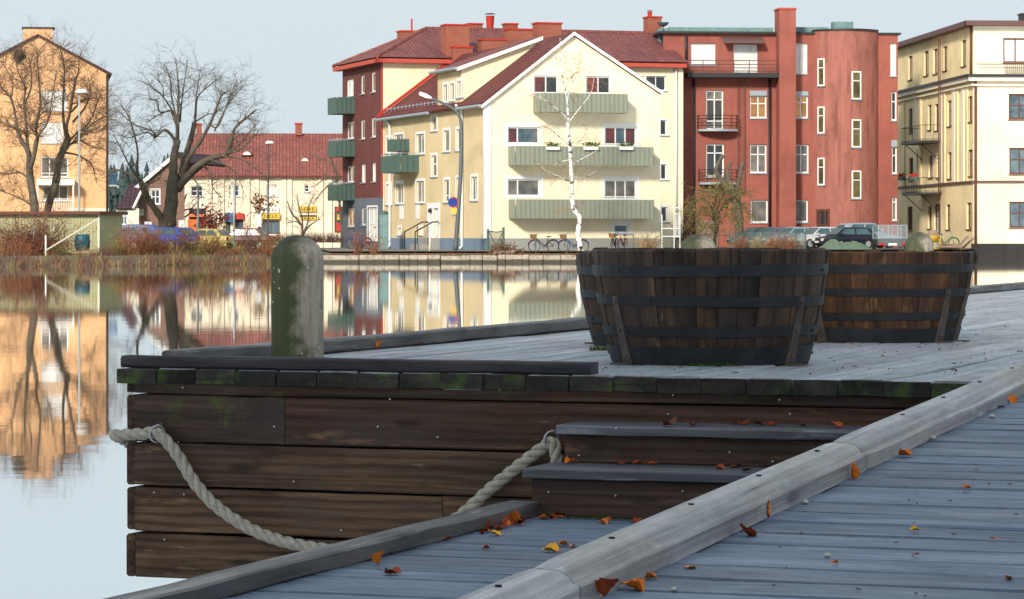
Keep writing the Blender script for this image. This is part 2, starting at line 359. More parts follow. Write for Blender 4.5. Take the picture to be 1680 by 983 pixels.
# nail heads
mb = MB()
for (px, py) in ((253,808),(293,725),(302,811),(482,790),(300,636),(270,885),(718,717),(1104,648),(1279,656),(1296,679),(1096,679),(450,700),(640,655),(820,640),(560,870),(620,700)):
    # project onto the front face (v = .016)
    dx = (px-CX)/F; q = PT(0,.014,0); tt = q.dot(V)/(dx*V.x+V.y); p = Vector((dx*tt, tt, EYE-(py-HY)/F*tt))
    mb.tube([p, p-V*.003], .0032, 6)
nl = mb.build('nail_heads', M['nail'], pier); nl['kind'] = 'stuff'

# ring bolts that carry the rope
for px, py in ((258,712), (905,722)):
    p = facept(px, py, -.03); mb = MB()
    mb.torus(p, .031, .0045, V*.8+U*.6, Z, 18, 6); mb.tube([p+Z*.03-V*.002, p+Z*.034+V*.06], .006, 6); mb.build('ring_bolt', M['steel'], pier, True)

# ------------------------------------------------------------------ rope
def catmull(ps, n):
    out = []; ps = [ps[0]+(ps[0]-ps[1])]+ps+[ps[-1]+(ps[-1]-ps[-2])]
    for i in range(1, len(ps)-2):
        a, b, c_, d = ps[i-1:i+3]
        for k in range(n):
            s_ = k/n; out.append(.5*((2*b)+(c_-a)*s_+(2*a-5*b+4*c_-d)*s_*s_+(3*b-a-3*c_+d)*s_**3))
    out.append(ps[-2]); return out
rp = [PT(-.045,.9,zpx(860)), PT(-.045,.5,zpx(800)), PT(-.045,.16,zpx(735)), PT(-.04,.02,zpx(716)), PT(-.005,-.028,zpx(713))]
for px, py in ((235,712),(258,711),(288,742),(318,790),(352,828),(400,862),(450,884),(505,897),(560,903),(620,903),(690,885),(750,850),(800,806),(850,765),(895,731),(907,725),(912,745),(913,775),(914,800)):
    rp.append(facept(px, py, -.03))
path = catmull(rp, 10)
acc = [0]
for a, b in zip(path[:-1], path[1:]): acc.append(acc[-1]+(b-a).length)
mb = MB(); N = int(acc[-1]/.0085); res = []; j = 0
for i in range(N+1):
    d = acc[-1]*i/N
    while j < len(acc)-2 and acc[j+1] < d: j += 1
    s_ = (d-acc[j])/max(1e-9, acc[j+1]-acc[j]); res.append(path[j].lerp(path[j+1], s_))
frames = []; a = Vector((0,0,1))
for i, p in enumerate(res):
    tg = (res[min(i+1,N)]-res[max(i-1,0)]).normalized(); a = (a-tg*a.dot(tg)).normalized(); frames.append((a.copy(), tg.cross(a)))
RR = .0225
for k in range(3):
    pts = [p+(fa*math.cos(2*math.pi*(k/3+i*.0085/.135))+fb*math.sin(2*math.pi*(k/3+i*.0085/.135)))*RR*.5 for i, (p, (fa, fb)) in enumerate(zip(res, frames))]
    mb.tube(pts, RR*.56, 8)
o = mb.build('rope', M['rope'], None, True, False, base=PT(.5,0,.3)); tag(o, 'thick pale twisted rope sagging across the boarded pier front', 'rope')

# ------------------------------------------------------------------ steps
st = root('wooden_steps', 'two dark timber steps against the boarded pier front', 'steps', PT(1.8,-.6,EYE-.947))
zt1, zt2, zlow = EYE-.786, EYE-.658, EYE-.947
for (uu, vv, zt, dv) in ((1.80, -.6, zt1, .33), (1.817, -.3, zt2, .315)):
    me = plank_mesh(2.3, dv, .032, M['tread'], .004, 10, .0015, int(zt*100)); piece('tread', st, me, PT(uu+1.15, vv+dv/2, zt-.016), U, V, Z)
for (uu, vv, za, zb, k) in ((1.825, -.572, zt1-.033, zlow+.003, 1), (1.84, -.272, zt2-.033, zt1+.002, 2)):
    me = plank_mesh(2.24, .03, za-zb, M['riser'], .003, 10, .0015, k); piece('riser', st, me, PT(uu+1.12, vv+.015, (za+zb)/2), U, V, Z)
    me = plank_mesh(.27, .028, za-zb, M['riser'], .003, 3, .001, k+5); piece('side_panel', st, me, PT(uu+.015, vv+.03+.136, (za+zb)/2), V, -U, Z)
mb = MB()
for (px, py, v) in ((900,807,-.574),(950,747,-.274),(1011,703,-.3),(1197,742,-.274),(1267,757,-.274),(1268,757,-.274),(1010,813,-.574),(1120,806,-.574)):
    p = facept(px, py, v); mb.tube([p, p-V*.003], .0032, 6)
nl = mb.build('nail_heads', M['nail'], st); nl['kind'] = 'stuff'

# ------------------------------------------------------------------ lower boardwalk
lw = root('boardwalk', 'low grey plank boardwalk leading to the foot of the timber steps', 'boardwalk', PT(2.5,-4,zlow-.04))
v = -.56; i = 0
while v > -10.5:
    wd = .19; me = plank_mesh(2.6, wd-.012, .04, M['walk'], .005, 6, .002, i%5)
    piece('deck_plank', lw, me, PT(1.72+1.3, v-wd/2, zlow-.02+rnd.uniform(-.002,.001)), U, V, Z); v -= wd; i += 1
for uu in (1.9, 2.9, 3.9):
    me = plank_mesh(9.9, .06, .12, M['fascia'], .004, 4, .002); piece('joist', lw, me, PT(uu, -5.5, zlow-.102), V, -U, Z)
for uu in (1.9, 3.9):
    for vv in (-1.0, -4.0, -7.0, -10.0):
        mb = MB(); mb.box(PT(uu+.1, vv, .0), (.1,.1,.72), U, V, Z); mb.build('post', M['fascia'], lw)
x = -.575
for k, L in enumerate((4.6, 4.9)):
    me = plank_mesh(L-.004, .1, .052, M['kerb'], .006, 14, .0025, k+20); piece('kerb_beam', lw, me, PT(1.80, x-L/2, zlow+.0265), V, -U, Z); x -= L

# ------------------------------------------------------------------ ramp
SL = .037
rt = root('ramp', 'sloping grey plank ramp with heavy worn timber kerbs beside the steps', 'ramp', PT(3.8,-5,DECK-SL*5-.045))
RV = (V+Z*SL).normalized(); RN = U.cross(RV).normalized()
def RT(u, v, h): return PT(u, v, DECK+SL*v)+RN*h
v = -.004; i = 0
while v > -10.2:
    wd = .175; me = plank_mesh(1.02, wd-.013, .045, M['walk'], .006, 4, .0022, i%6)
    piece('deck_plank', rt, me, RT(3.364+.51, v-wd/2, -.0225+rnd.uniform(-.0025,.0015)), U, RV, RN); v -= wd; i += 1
for uu in (3.42, 4.3):
    me = plank_mesh(10.1, .06, .13, M['fascia'], .004, 4, .002); piece('joist', rt, me, RT(uu, -5.1, -.11), RV, -U, RN)
    for vv in (-1.5, -4.5, -7.5):
        p = RT(uu, vv, -.05); mb = MB(); zt = p.z; mb.box((p.x, p.y, (zt-.3)/2), (.08,.08,zt+.3), U, V, Z); mb.build('post', M['fascia'], rt)
def rail_mesh(L, seed, flip=1):
    r = random.Random(seed); n = 30; vs_, fs = [], []
    ph = r.uniform(0, 50)
    for i in range(n+1):
        y = -L/2+L*i/n
        w1 = mnoise.noise(Vector((y*1.7+ph, 0, 0)))*.010; w2 = mnoise.noise(Vector((y*4+ph, 3, 0)))*.006; w3 = mnoise.noise(Vector((y*.8+ph, 7, 0)))*.004
        e = .004 if i in (0, n) else 0
        sec = [(-.052+e, 0), (.05-e, 0), (.05-e, .036+w1*.5), (.047-e, .040+w1*.5), (.033+w2*1.3, .042+w1*.6), (.026+w2*1.3, .053+w1*.9), (.006+w2*.6, .069-e), (-.043, .072-e+w3*.4), (-.052+e, .066-e)]
        for a, b in sec: vs_.append((a*flip, y, b))
    m = 9
    for i in range(n):
        for k in range(m): fs.append((i*m+k, i*m+(k+1)%m, (i+1)*m+(k+1)%m, (i+1)*m+k))
    fs.append(tuple(range(m))); fs.append(tuple(n*m+k for k in range(m)))
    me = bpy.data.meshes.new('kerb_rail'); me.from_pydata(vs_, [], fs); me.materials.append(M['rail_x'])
    bm = bmesh.new(); bm.from_mesh(me); bmesh.ops.recalc_face_normals(bm, faces=bm.faces); bm.to_mesh(me); bm.free()
    return me
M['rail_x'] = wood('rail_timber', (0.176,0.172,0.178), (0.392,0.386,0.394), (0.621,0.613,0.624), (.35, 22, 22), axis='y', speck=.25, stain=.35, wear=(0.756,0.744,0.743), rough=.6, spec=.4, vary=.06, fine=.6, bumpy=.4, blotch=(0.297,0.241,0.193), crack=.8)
for side, (uu, fl) in enumerate(((3.414, 1), (4.315, -1))):
    x = -.02
    for k, L in enumerate((2.62, 2.3, 2.6, 2.6)):
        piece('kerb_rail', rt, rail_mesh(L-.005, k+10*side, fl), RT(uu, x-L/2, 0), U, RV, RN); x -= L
        mb = MB()
        for q in (-.25, -.8, -1.35, -1.9):
            p = RT(uu-.022*fl, x+L+q, .0685); mb.tube([p, p+RN*.005], .007, 6)
        b = mb.build('bolt_holes', M['hole'], rt); b['kind'] = 'stuff'

# ------------------------------------------------------------------ barrels
def barrel(label, c, r0, r1, h, straps, seed, warm=0):
    B = root('barrel_planter', label, 'barrel', c, 'half cask planters on the pier'); r = random.Random(seed); c = Vector(c)
    ns = 34; k = 2*math.pi/ns
    mes = []
    for var in range(5):
        hh = h*(1+r.uniform(-.012,.012)); vs_, fs = [], []
        tw = .022; rw = r.uniform(-.003,.003)
        for iz, zf in enumerate((0,.25,.5,.75,.985,1.0)):
            rr = r0+(r1-r0)*zf+.012*math.sin(math.pi*zf)+rw
            w = k*rr/2*.985; ch = .004 if zf < 1 else .010
            out = -.006 if zf == 1.0 else 0
            for (a, b) in ((-w*.97, 0), (-w+ch, 0), (0, .0035), (w-ch, 0), (w*.97, 0)):
                pass
            sec = [(-w, rr-ch*.9+out), (-w+ch*1.6, rr+out), (w-ch*1.6, rr+out), (w, rr-ch*.9+out), (w*.95, rr-tw), (-w*.95, rr-tw)]
            for a, b in sec: vs_.append((b, a, hh*zf))
        for i in range(5):
            for q in range(6): fs.append((i*6+q, i*6+(q+1)%6, (i+1)*6+(q+1)%6, (i+1)*6+q))
        fs.append((5,4,3,2,1,0)); fs.append(tuple(30+q for q in range(6)))
        me = bpy.data.meshes.new('stave'); me.from_pydata(vs_, [], fs); me.materials.append(M['stave_warm' if warm else 'stave']); mes.append(me)
    for i in range(ns):
        a = i*k; piece('stave', B, mes[r.randrange(5)], c, Vector((math.cos(a), math.sin(a), 0)), Vector((-math.sin(a), math.cos(a), 0)), Z)
    rad = lambda z: r0+(r1-r0)*z/h+.012*math.sin(math.pi*z/h)
    for z0, z1 in ((.012*h,.165*h), (.25*h,.335*h), (.515*h,.60*h), (.765*h,.86*h)):
        mb = MB(); n = 48; vs_, fs = [], []
        tl = r.uniform(-.004,.004); ph = r.uniform(0,6)
        for q in range(n):
            a = 2*math.pi*q/n; e = tl*math.cos(a+ph)+r.uniform(-.0008,.0008)
            for (zz, dr) in ((z0,.001),(z0,.0065),(z1,.0065),(z1,.001)):
                rr = rad(zz)+dr; vs_.append(c+Vector((rr*math.cos(a), rr*math.sin(a), zz+e)))
        for q in range(n):
            for s_ in range(4): fs.append((q*4+s_, ((q+1)%n)*4+s_, ((q+1)%n)*4+(s_+1)%4, q*4+(s_+1)%4))
        mb.raw(vs_, fs)
        for q in range(6):
            a = ph+q*2*math.pi/6; zz = (z0+z1)/2; rr = rad(zz)+.0065; d = Vector((math.cos(a), math.sin(a), 0)); p = c+d*rr+Z*zz
            mb.tube([p-d*.002, p+d*.005], .006, 6)
        mb.build('hoop', M['iron'], B)
    for a in straps:
        d = Vector((math.cos(a), math.sin(a), 0)); tg = Vector((-d.y, d.x, 0)); mb = MB()
        zs = [-.002, .12*h, .3*h, .45*h, .585*h]
        pl = [c+d*(rad(max(0,z))+.009)+Z*(z+.002) for z in zs]
        wds = [.030, .026, .022, .018, .016]
        for i in range(len(zs)-1):
            a0, a1, w0, w1 = pl[i], pl[i+1], wds[i], wds[i+1]
            mb.box8([a0-tg*w0, a0+tg*w0, a0+tg*w0-d*.007, a0-tg*w0-d*.007, a1-tg*w1, a1+tg*w1, a1+tg*w1-d*.007, a1-tg*w1-d*.007])
        mb.box(pl[0]+d*.03+Z*.003, (.07,.055,.006), d, tg, Z)
        for z in (.08, .3, .54): p = c+d*(rad(z*h)+.009)+Z*z*h; mb.tube([p, p+d*.006], .007, 6)
        mb.build('strap', M['rusty_iron'], B)
    mb = MB(); mb.lathe([(0,h*.80),(r1*.5,h*.82),(r1*.90,h*.79)], c, 24); mb.build('soil', M['soil'], B, True)
    return B
def deckp(px, D): return Vector(((px-CX)/F*D, D, DECK+.001))
front = -math.pi/2
barrel('half cask planter with deep dark brown staves nearest the pier front edge', deckp(1165, 11.91), .378, .462, .447, (front-1.02, front+.84), 3)
barrel('half cask planter with warm orange brown staves beside the far kerb', deckp(1436, 14.4), .378, .462, .418, (front+.74, front+1.15, front-.8), 5, 1)
barrel('half cask planter mostly hidden behind the dark front cask', deckp(1113, 13.78), .378, .462, .418, (front-2.0,), 8)

# ------------------------------------------------------------------ bollards
for (px, D, h, r, lab) in ((488, 11.9, .498, .103, 'tall mossy timber bollard at the corner of the pier'), (1146, 16.95, .503, .1, 'weathered bollard whose rounded top shows above the front cask'), (1508, 21.2, .517, .1, 'pale streaked bollard top showing above the orange brown cask')):
    c = deckp(px, D); mb = MB(); prof = [(r*1.0,0),(r*.99,h*.2),(r*1.0,h*.45),(r*.995,h-r*.95)]
    for k in range(1, 9): a = k/8*math.pi/2; prof.append((r*math.cos(a)*.995+1e-4, h-r*.95+r*.95*math.sin(a)))
    mb.lathe(prof, c, 40)
    for q in mb.v:
        d = Vector((q.x-c.x, q.y-c.y, 0)); an = math.atan2(d.y, d.x)
        k = 1+.012*mnoise.noise(Vector((an*3, q.z*3, px)))
        cr = math.exp(-((an-(-.85))/.05)**2)*.05*min(1, max(0, (h+DECK-.12-q.z)*9))
        cr += math.exp(-((an-(-1.9))/.035)**2)*.03*min(1, max(0, (h+DECK-.2-q.z)*9)); k -= cr
        q.x, q.y = c.x+d.x*k, c.y+d.y*k
    o = mb.build('bollard', M['bollard'], None, True, base=c); tag(o, lab, 'bollard', 'timber bollards along the pier')
# ------------------------------------------------------------------ fallen leaves, pebbles, moss
def leaf_mesh(kind, seed):
    r = random.Random(seed); n, m = 8, 4; vs_, fs = [], []
    L, Wd = .062, .046*r.uniform(.8, 1.15); curl = r.uniform(.5, 2.4); bend = r.uniform(-.3, 1.2); tw = r.uniform(-.6,.6)
    for i in range(n+1):
        s = i/n; w = Wd/2*(math.sin(math.pi*min(1, s**.75))**.8+.02)*(1+.12*(i%2))
        for j in range(-m, m+1):
            q = j/m; x = s*L; y = q*w
            z = curl*y*y*14 + bend*x*x*6 + tw*x*y*10 + .002*math.sin(i*2.1+j)
            vs_.append((x-L/2, y, z))
    for i in range(n):
        for j in range(2*m):
            a = i*(2*m+1)+j; fs.append((a, a+1, a+2*m+2, a+2*m+1))
    b = len(vs_)                                     # stalk
    for k in range(4):
        x = -L/2-.012*k; z = .001+.004*k*bend+.002*k
        for a in range(3): w_ = 2*math.pi*a/3; vs_.append((x, .0011*math.cos(w_)+.002*k*tw, z+.0011*math.sin(w_)))
    for k in range(3):
        for a in range(3): fs.append((b+k*3+a, b+k*3+(a+1)%3, b+k*3+3+(a+1)%3, b+k*3+3+a))
    zm = min(p[2] for p in vs_)
    vs_ = [(x, y, z-zm) for x, y, z in vs_]
    me = bpy.data.meshes.new('leaf'); me.from_pydata(vs_, [], fs); me.materials.append(M[kind]); me.polygons.foreach_set('use_smooth', [True]*len(fs)); return me
LM = {k: [leaf_mesh(k, hash_) for hash_ in range(5)] for k in ('leaf_rust', 'leaf_orange', 'leaf_yellow', 'leaf_brown')}
def ray(px, py): return Vector(((px-CX)/F, 1, -(py-HY)/F))
def on_plane(px, py, z): d = ray(px, py); tt = (z-EYE)/d.z; p = d*tt; p.z = z; return p
def on_ramp(px, py):
    d = ray(px, py); tt = (DECK-SL*P0.dot(V)-EYE)/(d.z-SL*d.dot(V)); p = d*tt; p.z += EYE; return p
def leaf(p, kind, tilt, size, label, group):
    o = bpy.data.objects.new('fallen_leaf', rnd.choice(LM[kind])); COL.objects.link(o)
    o.location = p+Z*.002; o.rotation_euler = (rnd.uniform(-.2,.2), -tilt, rnd.uniform(0, 6.28)); size *= .82; o.scale = (size,)*3
    if tilt > .5: o.location.z += .025*size
    nm = {'leaf_rust':'rust red', 'leaf_orange':'orange', 'leaf_yellow':'amber yellow', 'leaf_brown':'dark brown'}[kind]
    tag(o, label % nm, 'leaf', nm+' '+group)
G1 = ('curled %s leaf lying on the upper step tread', 'leaves on the upper tread')
for px, py, k in ((991,687,'leaf_rust'),(1035,688,'leaf_brown'),(1098,698,'leaf_brown'),(1134,697,'leaf_rust'),(1205,694,'leaf_brown'),(1222,695,'leaf_rust'),(1245,696,'leaf_brown'),(1268,696,'leaf_rust'),(1318,698,'leaf_rust'),(1372,700,'leaf_rust')):
    leaf(on_plane(px, py+2, zt2), k, 0, rnd.uniform(.85,1.15), *G1)
G2 = ('curled %s leaf lying on the lower step tread', 'leaves on the lower tread')
for px, py, k in ((934,759,'leaf_orange'),(1018,760,'leaf_rust'),(1045,761,'leaf_rust'),(1071,761,'leaf_rust'),(1180,769,'leaf_rust'),(1208,766,'leaf_brown'),(1227,773,'leaf_brown')):
    leaf(on_plane(px, py+2, zt1), k, 0, rnd.uniform(.7,1), *G2)
G3 = ('%s leaf heaped where the low kerb meets the steps', 'leaves heaped by the steps')
for px, py, k, ti in ((885,842,'leaf_orange',1.3),(897,849,'leaf_rust',0),(908,848,'leaf_rust',.3),(920,846,'leaf_brown',.2),(833,861,'leaf_rust',.9),(845,858,'leaf_orange',1),(822,865,'leaf_rust',.3),(812,868,'leaf_brown',.5),(806,869,'leaf_rust',.9),(796,873,'leaf_rust',0),(852,856,'leaf_brown',.4),(858,855,'leaf_rust',0),(990,856,'leaf_rust',0),(1048,854,'leaf_rust',.1)):
    leaf(on_plane(px, py+2, zlow), k, ti, rnd.uniform(.75,1.05), *G3)
    leaf(on_plane(px+rnd.uniform(-9,9), py+rnd.uniform(2,6), zlow), rnd.choice(('leaf_rust','leaf_brown','leaf_orange')), rnd.choice((0,.4)), rnd.uniform(.5,.8), *G3)
G4 = ('flat %s leaf lying on the low boardwalk planks', 'leaves on the low boardwalk')
for px, py, k, sz in ((811,880,'leaf_yellow',1),(903,906,'leaf_yellow',1.1),(923,895,'leaf_orange',.7),(940,898,'leaf_orange',.4),(797,902,'leaf_rust',.5),(646,944,'leaf_rust',1.05),(735,888,'leaf_rust',.7),(533,938,'leaf_rust',.6),(958,912,'leaf_orange',.3)):
    leaf(on_plane(px, py, zlow), k, 0, sz, *G4)
G5 = ('%s leaf propped on edge against the low boardwalk kerb', 'leaves against the low kerb')
for px, py, k in ((627,926,'leaf_orange'),(481,948,'leaf_orange'),(374,974,'leaf_orange')):
    leaf(on_plane(px, py, zlow), k, 1.25, .9, *G5)
G6 = ('%s leaf resting against the inner side of the ramp kerb', 'leaves along the ramp kerb')
for px, py, k, ti, sz in ((1004,982,'leaf_rust',.9,.95),(1036,966,'leaf_orange',.5,.95),(1070,948,'leaf_orange',.2,.5),(1224,876,'leaf_rust',.4,1),(1267,846,'leaf_orange',1.3,.8),(1398,784,'leaf_orange',1.3,.85),(1487,747,'leaf_orange',.1,.8),(1660,657,'leaf_orange',.5,.9),(1643,666,'leaf_rust',0,.5)):
    leaf(on_ramp(px, py+3), k, ti, sz, *G6)
G7 = ('small %s leaf scrap on the open ramp planks', 'leaf scraps on the ramp')
for px, py, k, sz in ((1131,935,'leaf_orange',.55),(1585,802,'leaf_orange',.45),(1630,886,'leaf_orange',.4),(1502,912,'leaf_orange',.35),(1370,926,'leaf_orange',.3),(1655,953,'leaf_orange',.5),(1500,872,'leaf_yellow',.45)):
    leaf(on_ramp(px, py), k, 0, sz, *G7)
G8 = ('%s leaf against the kerb on the water side of the deck', 'leaves by the deck edge kerb')
for px, py, k, ti in ((625,574,'leaf_orange',1.0),(541,580,'leaf_rust',0),(690,567,'leaf_rust',0),(640,571,'leaf_rust',0),(780,557,'leaf_rust',0),(815,554,'leaf_orange',0)):
    leaf(on_plane(px, py, DECK), k, ti, .9, *G8)
for px, py, s in ((1322,827,.008),(1358,915,.008),(1530,722,.010),(1628,686,.009),(1105,970,.006)):
    p = on_ramp(px, py); mb = MB(); bm = bmesh.new(); bmesh.ops.create_icosphere(bm, subdivisions=2, radius=s)
    for q in bm.verts: q.co *= 1+.25*mnoise.noise(q.co*90+Vector((px,0,0))); q.co.z *= .7
    me = bpy.data.meshes.new('pebble'); bm.to_mesh(me); bm.free(); me.materials.append(M['pebble']); me.polygons.foreach_set('use_smooth', [True]*len(me.polygons))
    o = bpy.data.objects.new('pebble', me); COL.objects.link(o); o.location = p+Z*s*.6; tag(o, 'small white pebble lying on the ramp planks', 'pebble', 'white pebbles on the ramp')
mb = MB()                                # moss and grass tufts at the cask feet and step foot
def tuft(c, n, h, sp):
    for k in range(n):
        a = rnd.uniform(0, 6.28); q = c+Vector((rnd.gauss(0,sp), rnd.gauss(0,sp), 0)); d = Vector((math.cos(a), math.sin(a), 0))
        hh = h*rnd.uniform(.4,1); w = d.cross(Z)*.0035; mb.face(q-w, q+w, q+d*hh*.5+Z*hh)
for px in range(1135, 1215, 6): tuft(on_plane(px, 602+rnd.uniform(0,1), DECK), 9, .018, .008)
for px in (1040,1070,1086,1250,1300): tuft(on_plane(px, 601, DECK), 5, .012, .01)
for px in range(972, 1000, 4): tuft(on_plane(px, 575, DECK), 14, .03, .01)
for px in range(935, 1050, 5): tuft(on_plane(px, 851+rnd.uniform(-.5,.5), zlow), 8, .010, .008)
o = mb.build('moss_tufts', M['moss']); o['kind'] = 'stuff'
mb = MB()                                # bits of bark and twigs scattered on the deck
for k in range(230):
    px, py = rnd.uniform(980,1680), rnd.uniform(490,616)
    p = on_plane(px, py, DECK) + Z*.003; a = rnd.uniform(0,6.28); L = rnd.choice((.004,.006,.01,.025)); d = Vector((math.cos(a), math.sin(a), 0))
    if (p-deckp(1165,11.91)).length < .5 or (p-deckp(1436,14.4)).length < .5 or (p-deckp(1113,13.78)).length < .5: continue
    if (p-P0).dot(V) < .03: continue
    mb.tube([p, p+d*L*.5+Z*.0015, p+d*L], rnd.uniform(.001,.0026), 4)
for k in range(36):
    p = on_ramp(rnd.uniform(1100,1680), rnd.uniform(760,983))+RN*.003; a = rnd.uniform(0,6.28); d = U*math.cos(a)+RV*math.sin(a)
    if not (3.5 < (p-P0).dot(U) < 4.1): continue
    mb.tube([p, p+d*rnd.uniform(.004,.014)], .0012, 4)
o = mb.build('deck_litter', M['leaf_brown']); o['kind'] = 'stuff'
# ------------------------------------------------------------------ background materials
M['ground'] = (lambda t: (lambda co: t.done(t.mix(t.ramp(t.noise(co, .5, 6), [(.3,(.11,.085,.06)),(.7,(.19,.165,.13))]), (.10,.11,.035), t.ramp(t.noise(co, .13, 4), [(.45,(0,0,0)),(.6,(.7,)*3)])), .95))(t.coords('Object', False)))(NT('bank_soil'))
M['path'] = plain('gravel_path', (.20,.18,.155), .95, 0, .25, 2)
M['asphalt'] = plain('yard_asphalt', (.09,.09,.092), .95, 0, .25, 1)
M['grass'] = plain('lawn', (.10,.13,.035), .95, 0, .35, 1.5)
t = NT('quay_stone'); tc = t.n('TexCoord'); f_ = t.noise(t.coords('Object', True, (1,1,.8)), 3.0, 6, .65); c = t.ramp(f_, [(.3,(.13,.11,.085)),(.5,(.30,.265,.215)),(.75,(.42,.38,.32))])
sx = t.n('SeparateXYZ'); t.l(tc.outputs['Object'], sx.inputs[0]); ad = t.n('Math', operation='MULTIPLY_ADD', i_1=.35, i_2=-.12); t.l(f_, ad.inputs[0]); lt = t.n('Math', operation='SUBTRACT'); t.l(sx.outputs[2], lt.inputs[0]); t.l(ad.outputs[0], lt.inputs[1])
c = t.mix(c, (.035,.032,.022), t.ramp(lt.outputs[0], [(.0,(.9,)*3),(.09,(0,0,0))])); t.bump(f_, .5, .02); M['stone'] = t.done(c, .9)   # wet algae line at the foot
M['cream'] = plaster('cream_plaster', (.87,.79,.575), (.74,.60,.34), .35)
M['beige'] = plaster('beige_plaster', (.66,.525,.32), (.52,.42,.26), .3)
M['pale'] = plaster('pale_plaster', (.84,.775,.55), (.62,.55,.36), .3)
M['redplaster'] = plaster('red_plaster', (.33,.108,.083), (.23,.06,.05), .6, .9, 1.2)
M['redroughcast'] = plaster('faded_red_plaster', (.36,.14,.112), (.20,.068,.062), .9, .9, 1.7)
M['yellow'] = plaster('yellow_plaster', (.83,.68,.40), (.52,.40,.22), .4)
M['ivory'] = plaster('ivory_plaster', (.80,.74,.55), (.66,.58,.4), .25)
M['orange'] = plaster('apricot_plaster', (.80,.47,.25), (.7,.38,.18), .3)
M['shopwall'] = plaster('shop_plaster', (.84,.74,.59), (.7,.55,.4), .35)
M['brick_wall'] = bricks('dark_red_brick', (.20,.055,.050), (.14,.038,.038), (.13,.08,.072), .3, .09, .012)
M['chimney_brick'] = bricks('chimney_brick', (.36,.085,.05), (.28,.06,.04), (.34,.17,.12), .26, .085, .014)
M['house_brick'] = bricks('brown_brick', (.26,.14,.11), (.21,.11,.09), (.24,.18,.15), .28, .09, .012)
M['tile_dark'] = tiles('glazed_roof_tiles', (.34,.11,.09), (.22,.075,.075), (.07,.028,.032))
M['tile_red'] = tiles('red_roof_tiles', (.38,.125,.098), (.26,.085,.07), (.13,.042,.038))
M['tile_front'] = tiles('house_roof_tiles', (.22,.048,.04), (.155,.036,.034), (.035,.01,.012))
M['tile_purple'] = tiles('purple_roof_tiles', (.085,.045,.06), (.065,.035,.05), (.03,.016,.024))
M['red_metal'] = plain('red_sheet_metal', (.46,.035,.022), .5)
M['red_trim'] = plain('red_cornice', (.5,.085,.06), .7)
M['white'] = plain('white_paint', (.80,.80,.78), .6, 0, .06)
M['cream_trim'] = plain('cream_trim', (.80,.75,.6), .7, 0, .06)
M['zinc'] = plain('zinc_gutter', (.36,.42,.47), .45, .3, .1)
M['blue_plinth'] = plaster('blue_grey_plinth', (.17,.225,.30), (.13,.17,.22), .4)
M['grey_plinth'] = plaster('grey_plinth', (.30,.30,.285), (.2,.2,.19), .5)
M['slate_wall'] = plaster('slate_blue_plaster', (.145,.16,.19), (.11,.12,.14), .3)
M['green_metal'] = plain('green_corrugated', (.24,.262,.21), .6, 0, .08, 2)
M['teal_metal'] = plain('grey_green_cladding', (.075,.125,.108), .6, 0, .08, 2)
M['dark_metal'] = plain('dark_metal', (.045,.045,.05), .5, .3, .15)
M['black_iron'] = plain('black_railing', (.02,.02,.022), .55)
M['lamp_grey'] = plain('lamp_post_paint', (.11,.13,.14), .5, .2, .1)
M['brown_frame'] = plain('brown_frame', (.13,.045,.03), .6)
M['dark_trim'] = plain('brown_fascia', (.13,.07,.065), .6)
M['copper'] = plain('green_copper', (.16,.27,.27), .6, .1, .3, 3)
M['tarp'] = plain('green_tarpaulin', (.11,.155,.11), .75, 0, .2, 3)
M['timber'] = plain('grey_timber', (.27,.19,.135), .85, 0, .25, 3)
M['bank_black'] = plaster('black_stone', (.035,.032,.034), (.016,.015,.016), .8)
def glass(name, c, rough=.08, c2=None):
    t = NT(name); co = t.coords('UV', True); f = t.noise(co, 1.2, 3)
    t.done(t.ramp(f, [(.35, c), (.65, c2 or mul(c, 1.8))]), rough, 0, .6); return t.mat
M['glass'] = glass('window_glass', (.022,.026,.03)); M['glass_b'] = glass('blue_window_glass', (.05,.085,.11), .06, (.14,.2,.24))
M['glass_c'] = glass('curtained_glass', (.22,.20,.17), .15, (.07,.075,.075)); M['glass_w'] = glass('blind_glass', (.62,.62,.60), .3, (.8,.8,.78))
M['glass_o'] = glass('olive_glass', (.06,.05,.025), .1, (.16,.14,.07)); M['glass_r'] = glass('red_curtain_glass', (.03,.03,.035), .1, (.17,.03,.03))
def lit(name, c, e):
    t = NT(name); f = t.noise(t.coords('UV', True), 1.5, 3); cc = t.ramp(f, [(.35, mul(c,.35)), (.65, c)])
    t.l(cc, t.p.inputs['Emission Color']); t.p.inputs['Emission Strength'].default_value = e; t.done(mul(c,.3), .1, 0, .5); return t.mat
M['glass_lit'] = lit('lit_window', (.55,.27,.09), .6)
M['ad_red'] = plain('red_poster', (.5,.05,.03)); M['ad_yellow'] = plain('yellow_sign', (.75,.5,.06)); M['ad_orange'] = plain('orange_goods', (.7,.16,.03)); M['ad_blue'] = plain('blue_awning', (.05,.17,.32))
M['sign_white'] = plain('white_sign', (.8,.8,.8)); M['lettering'] = plain('black_lettering', (.03,.03,.03))

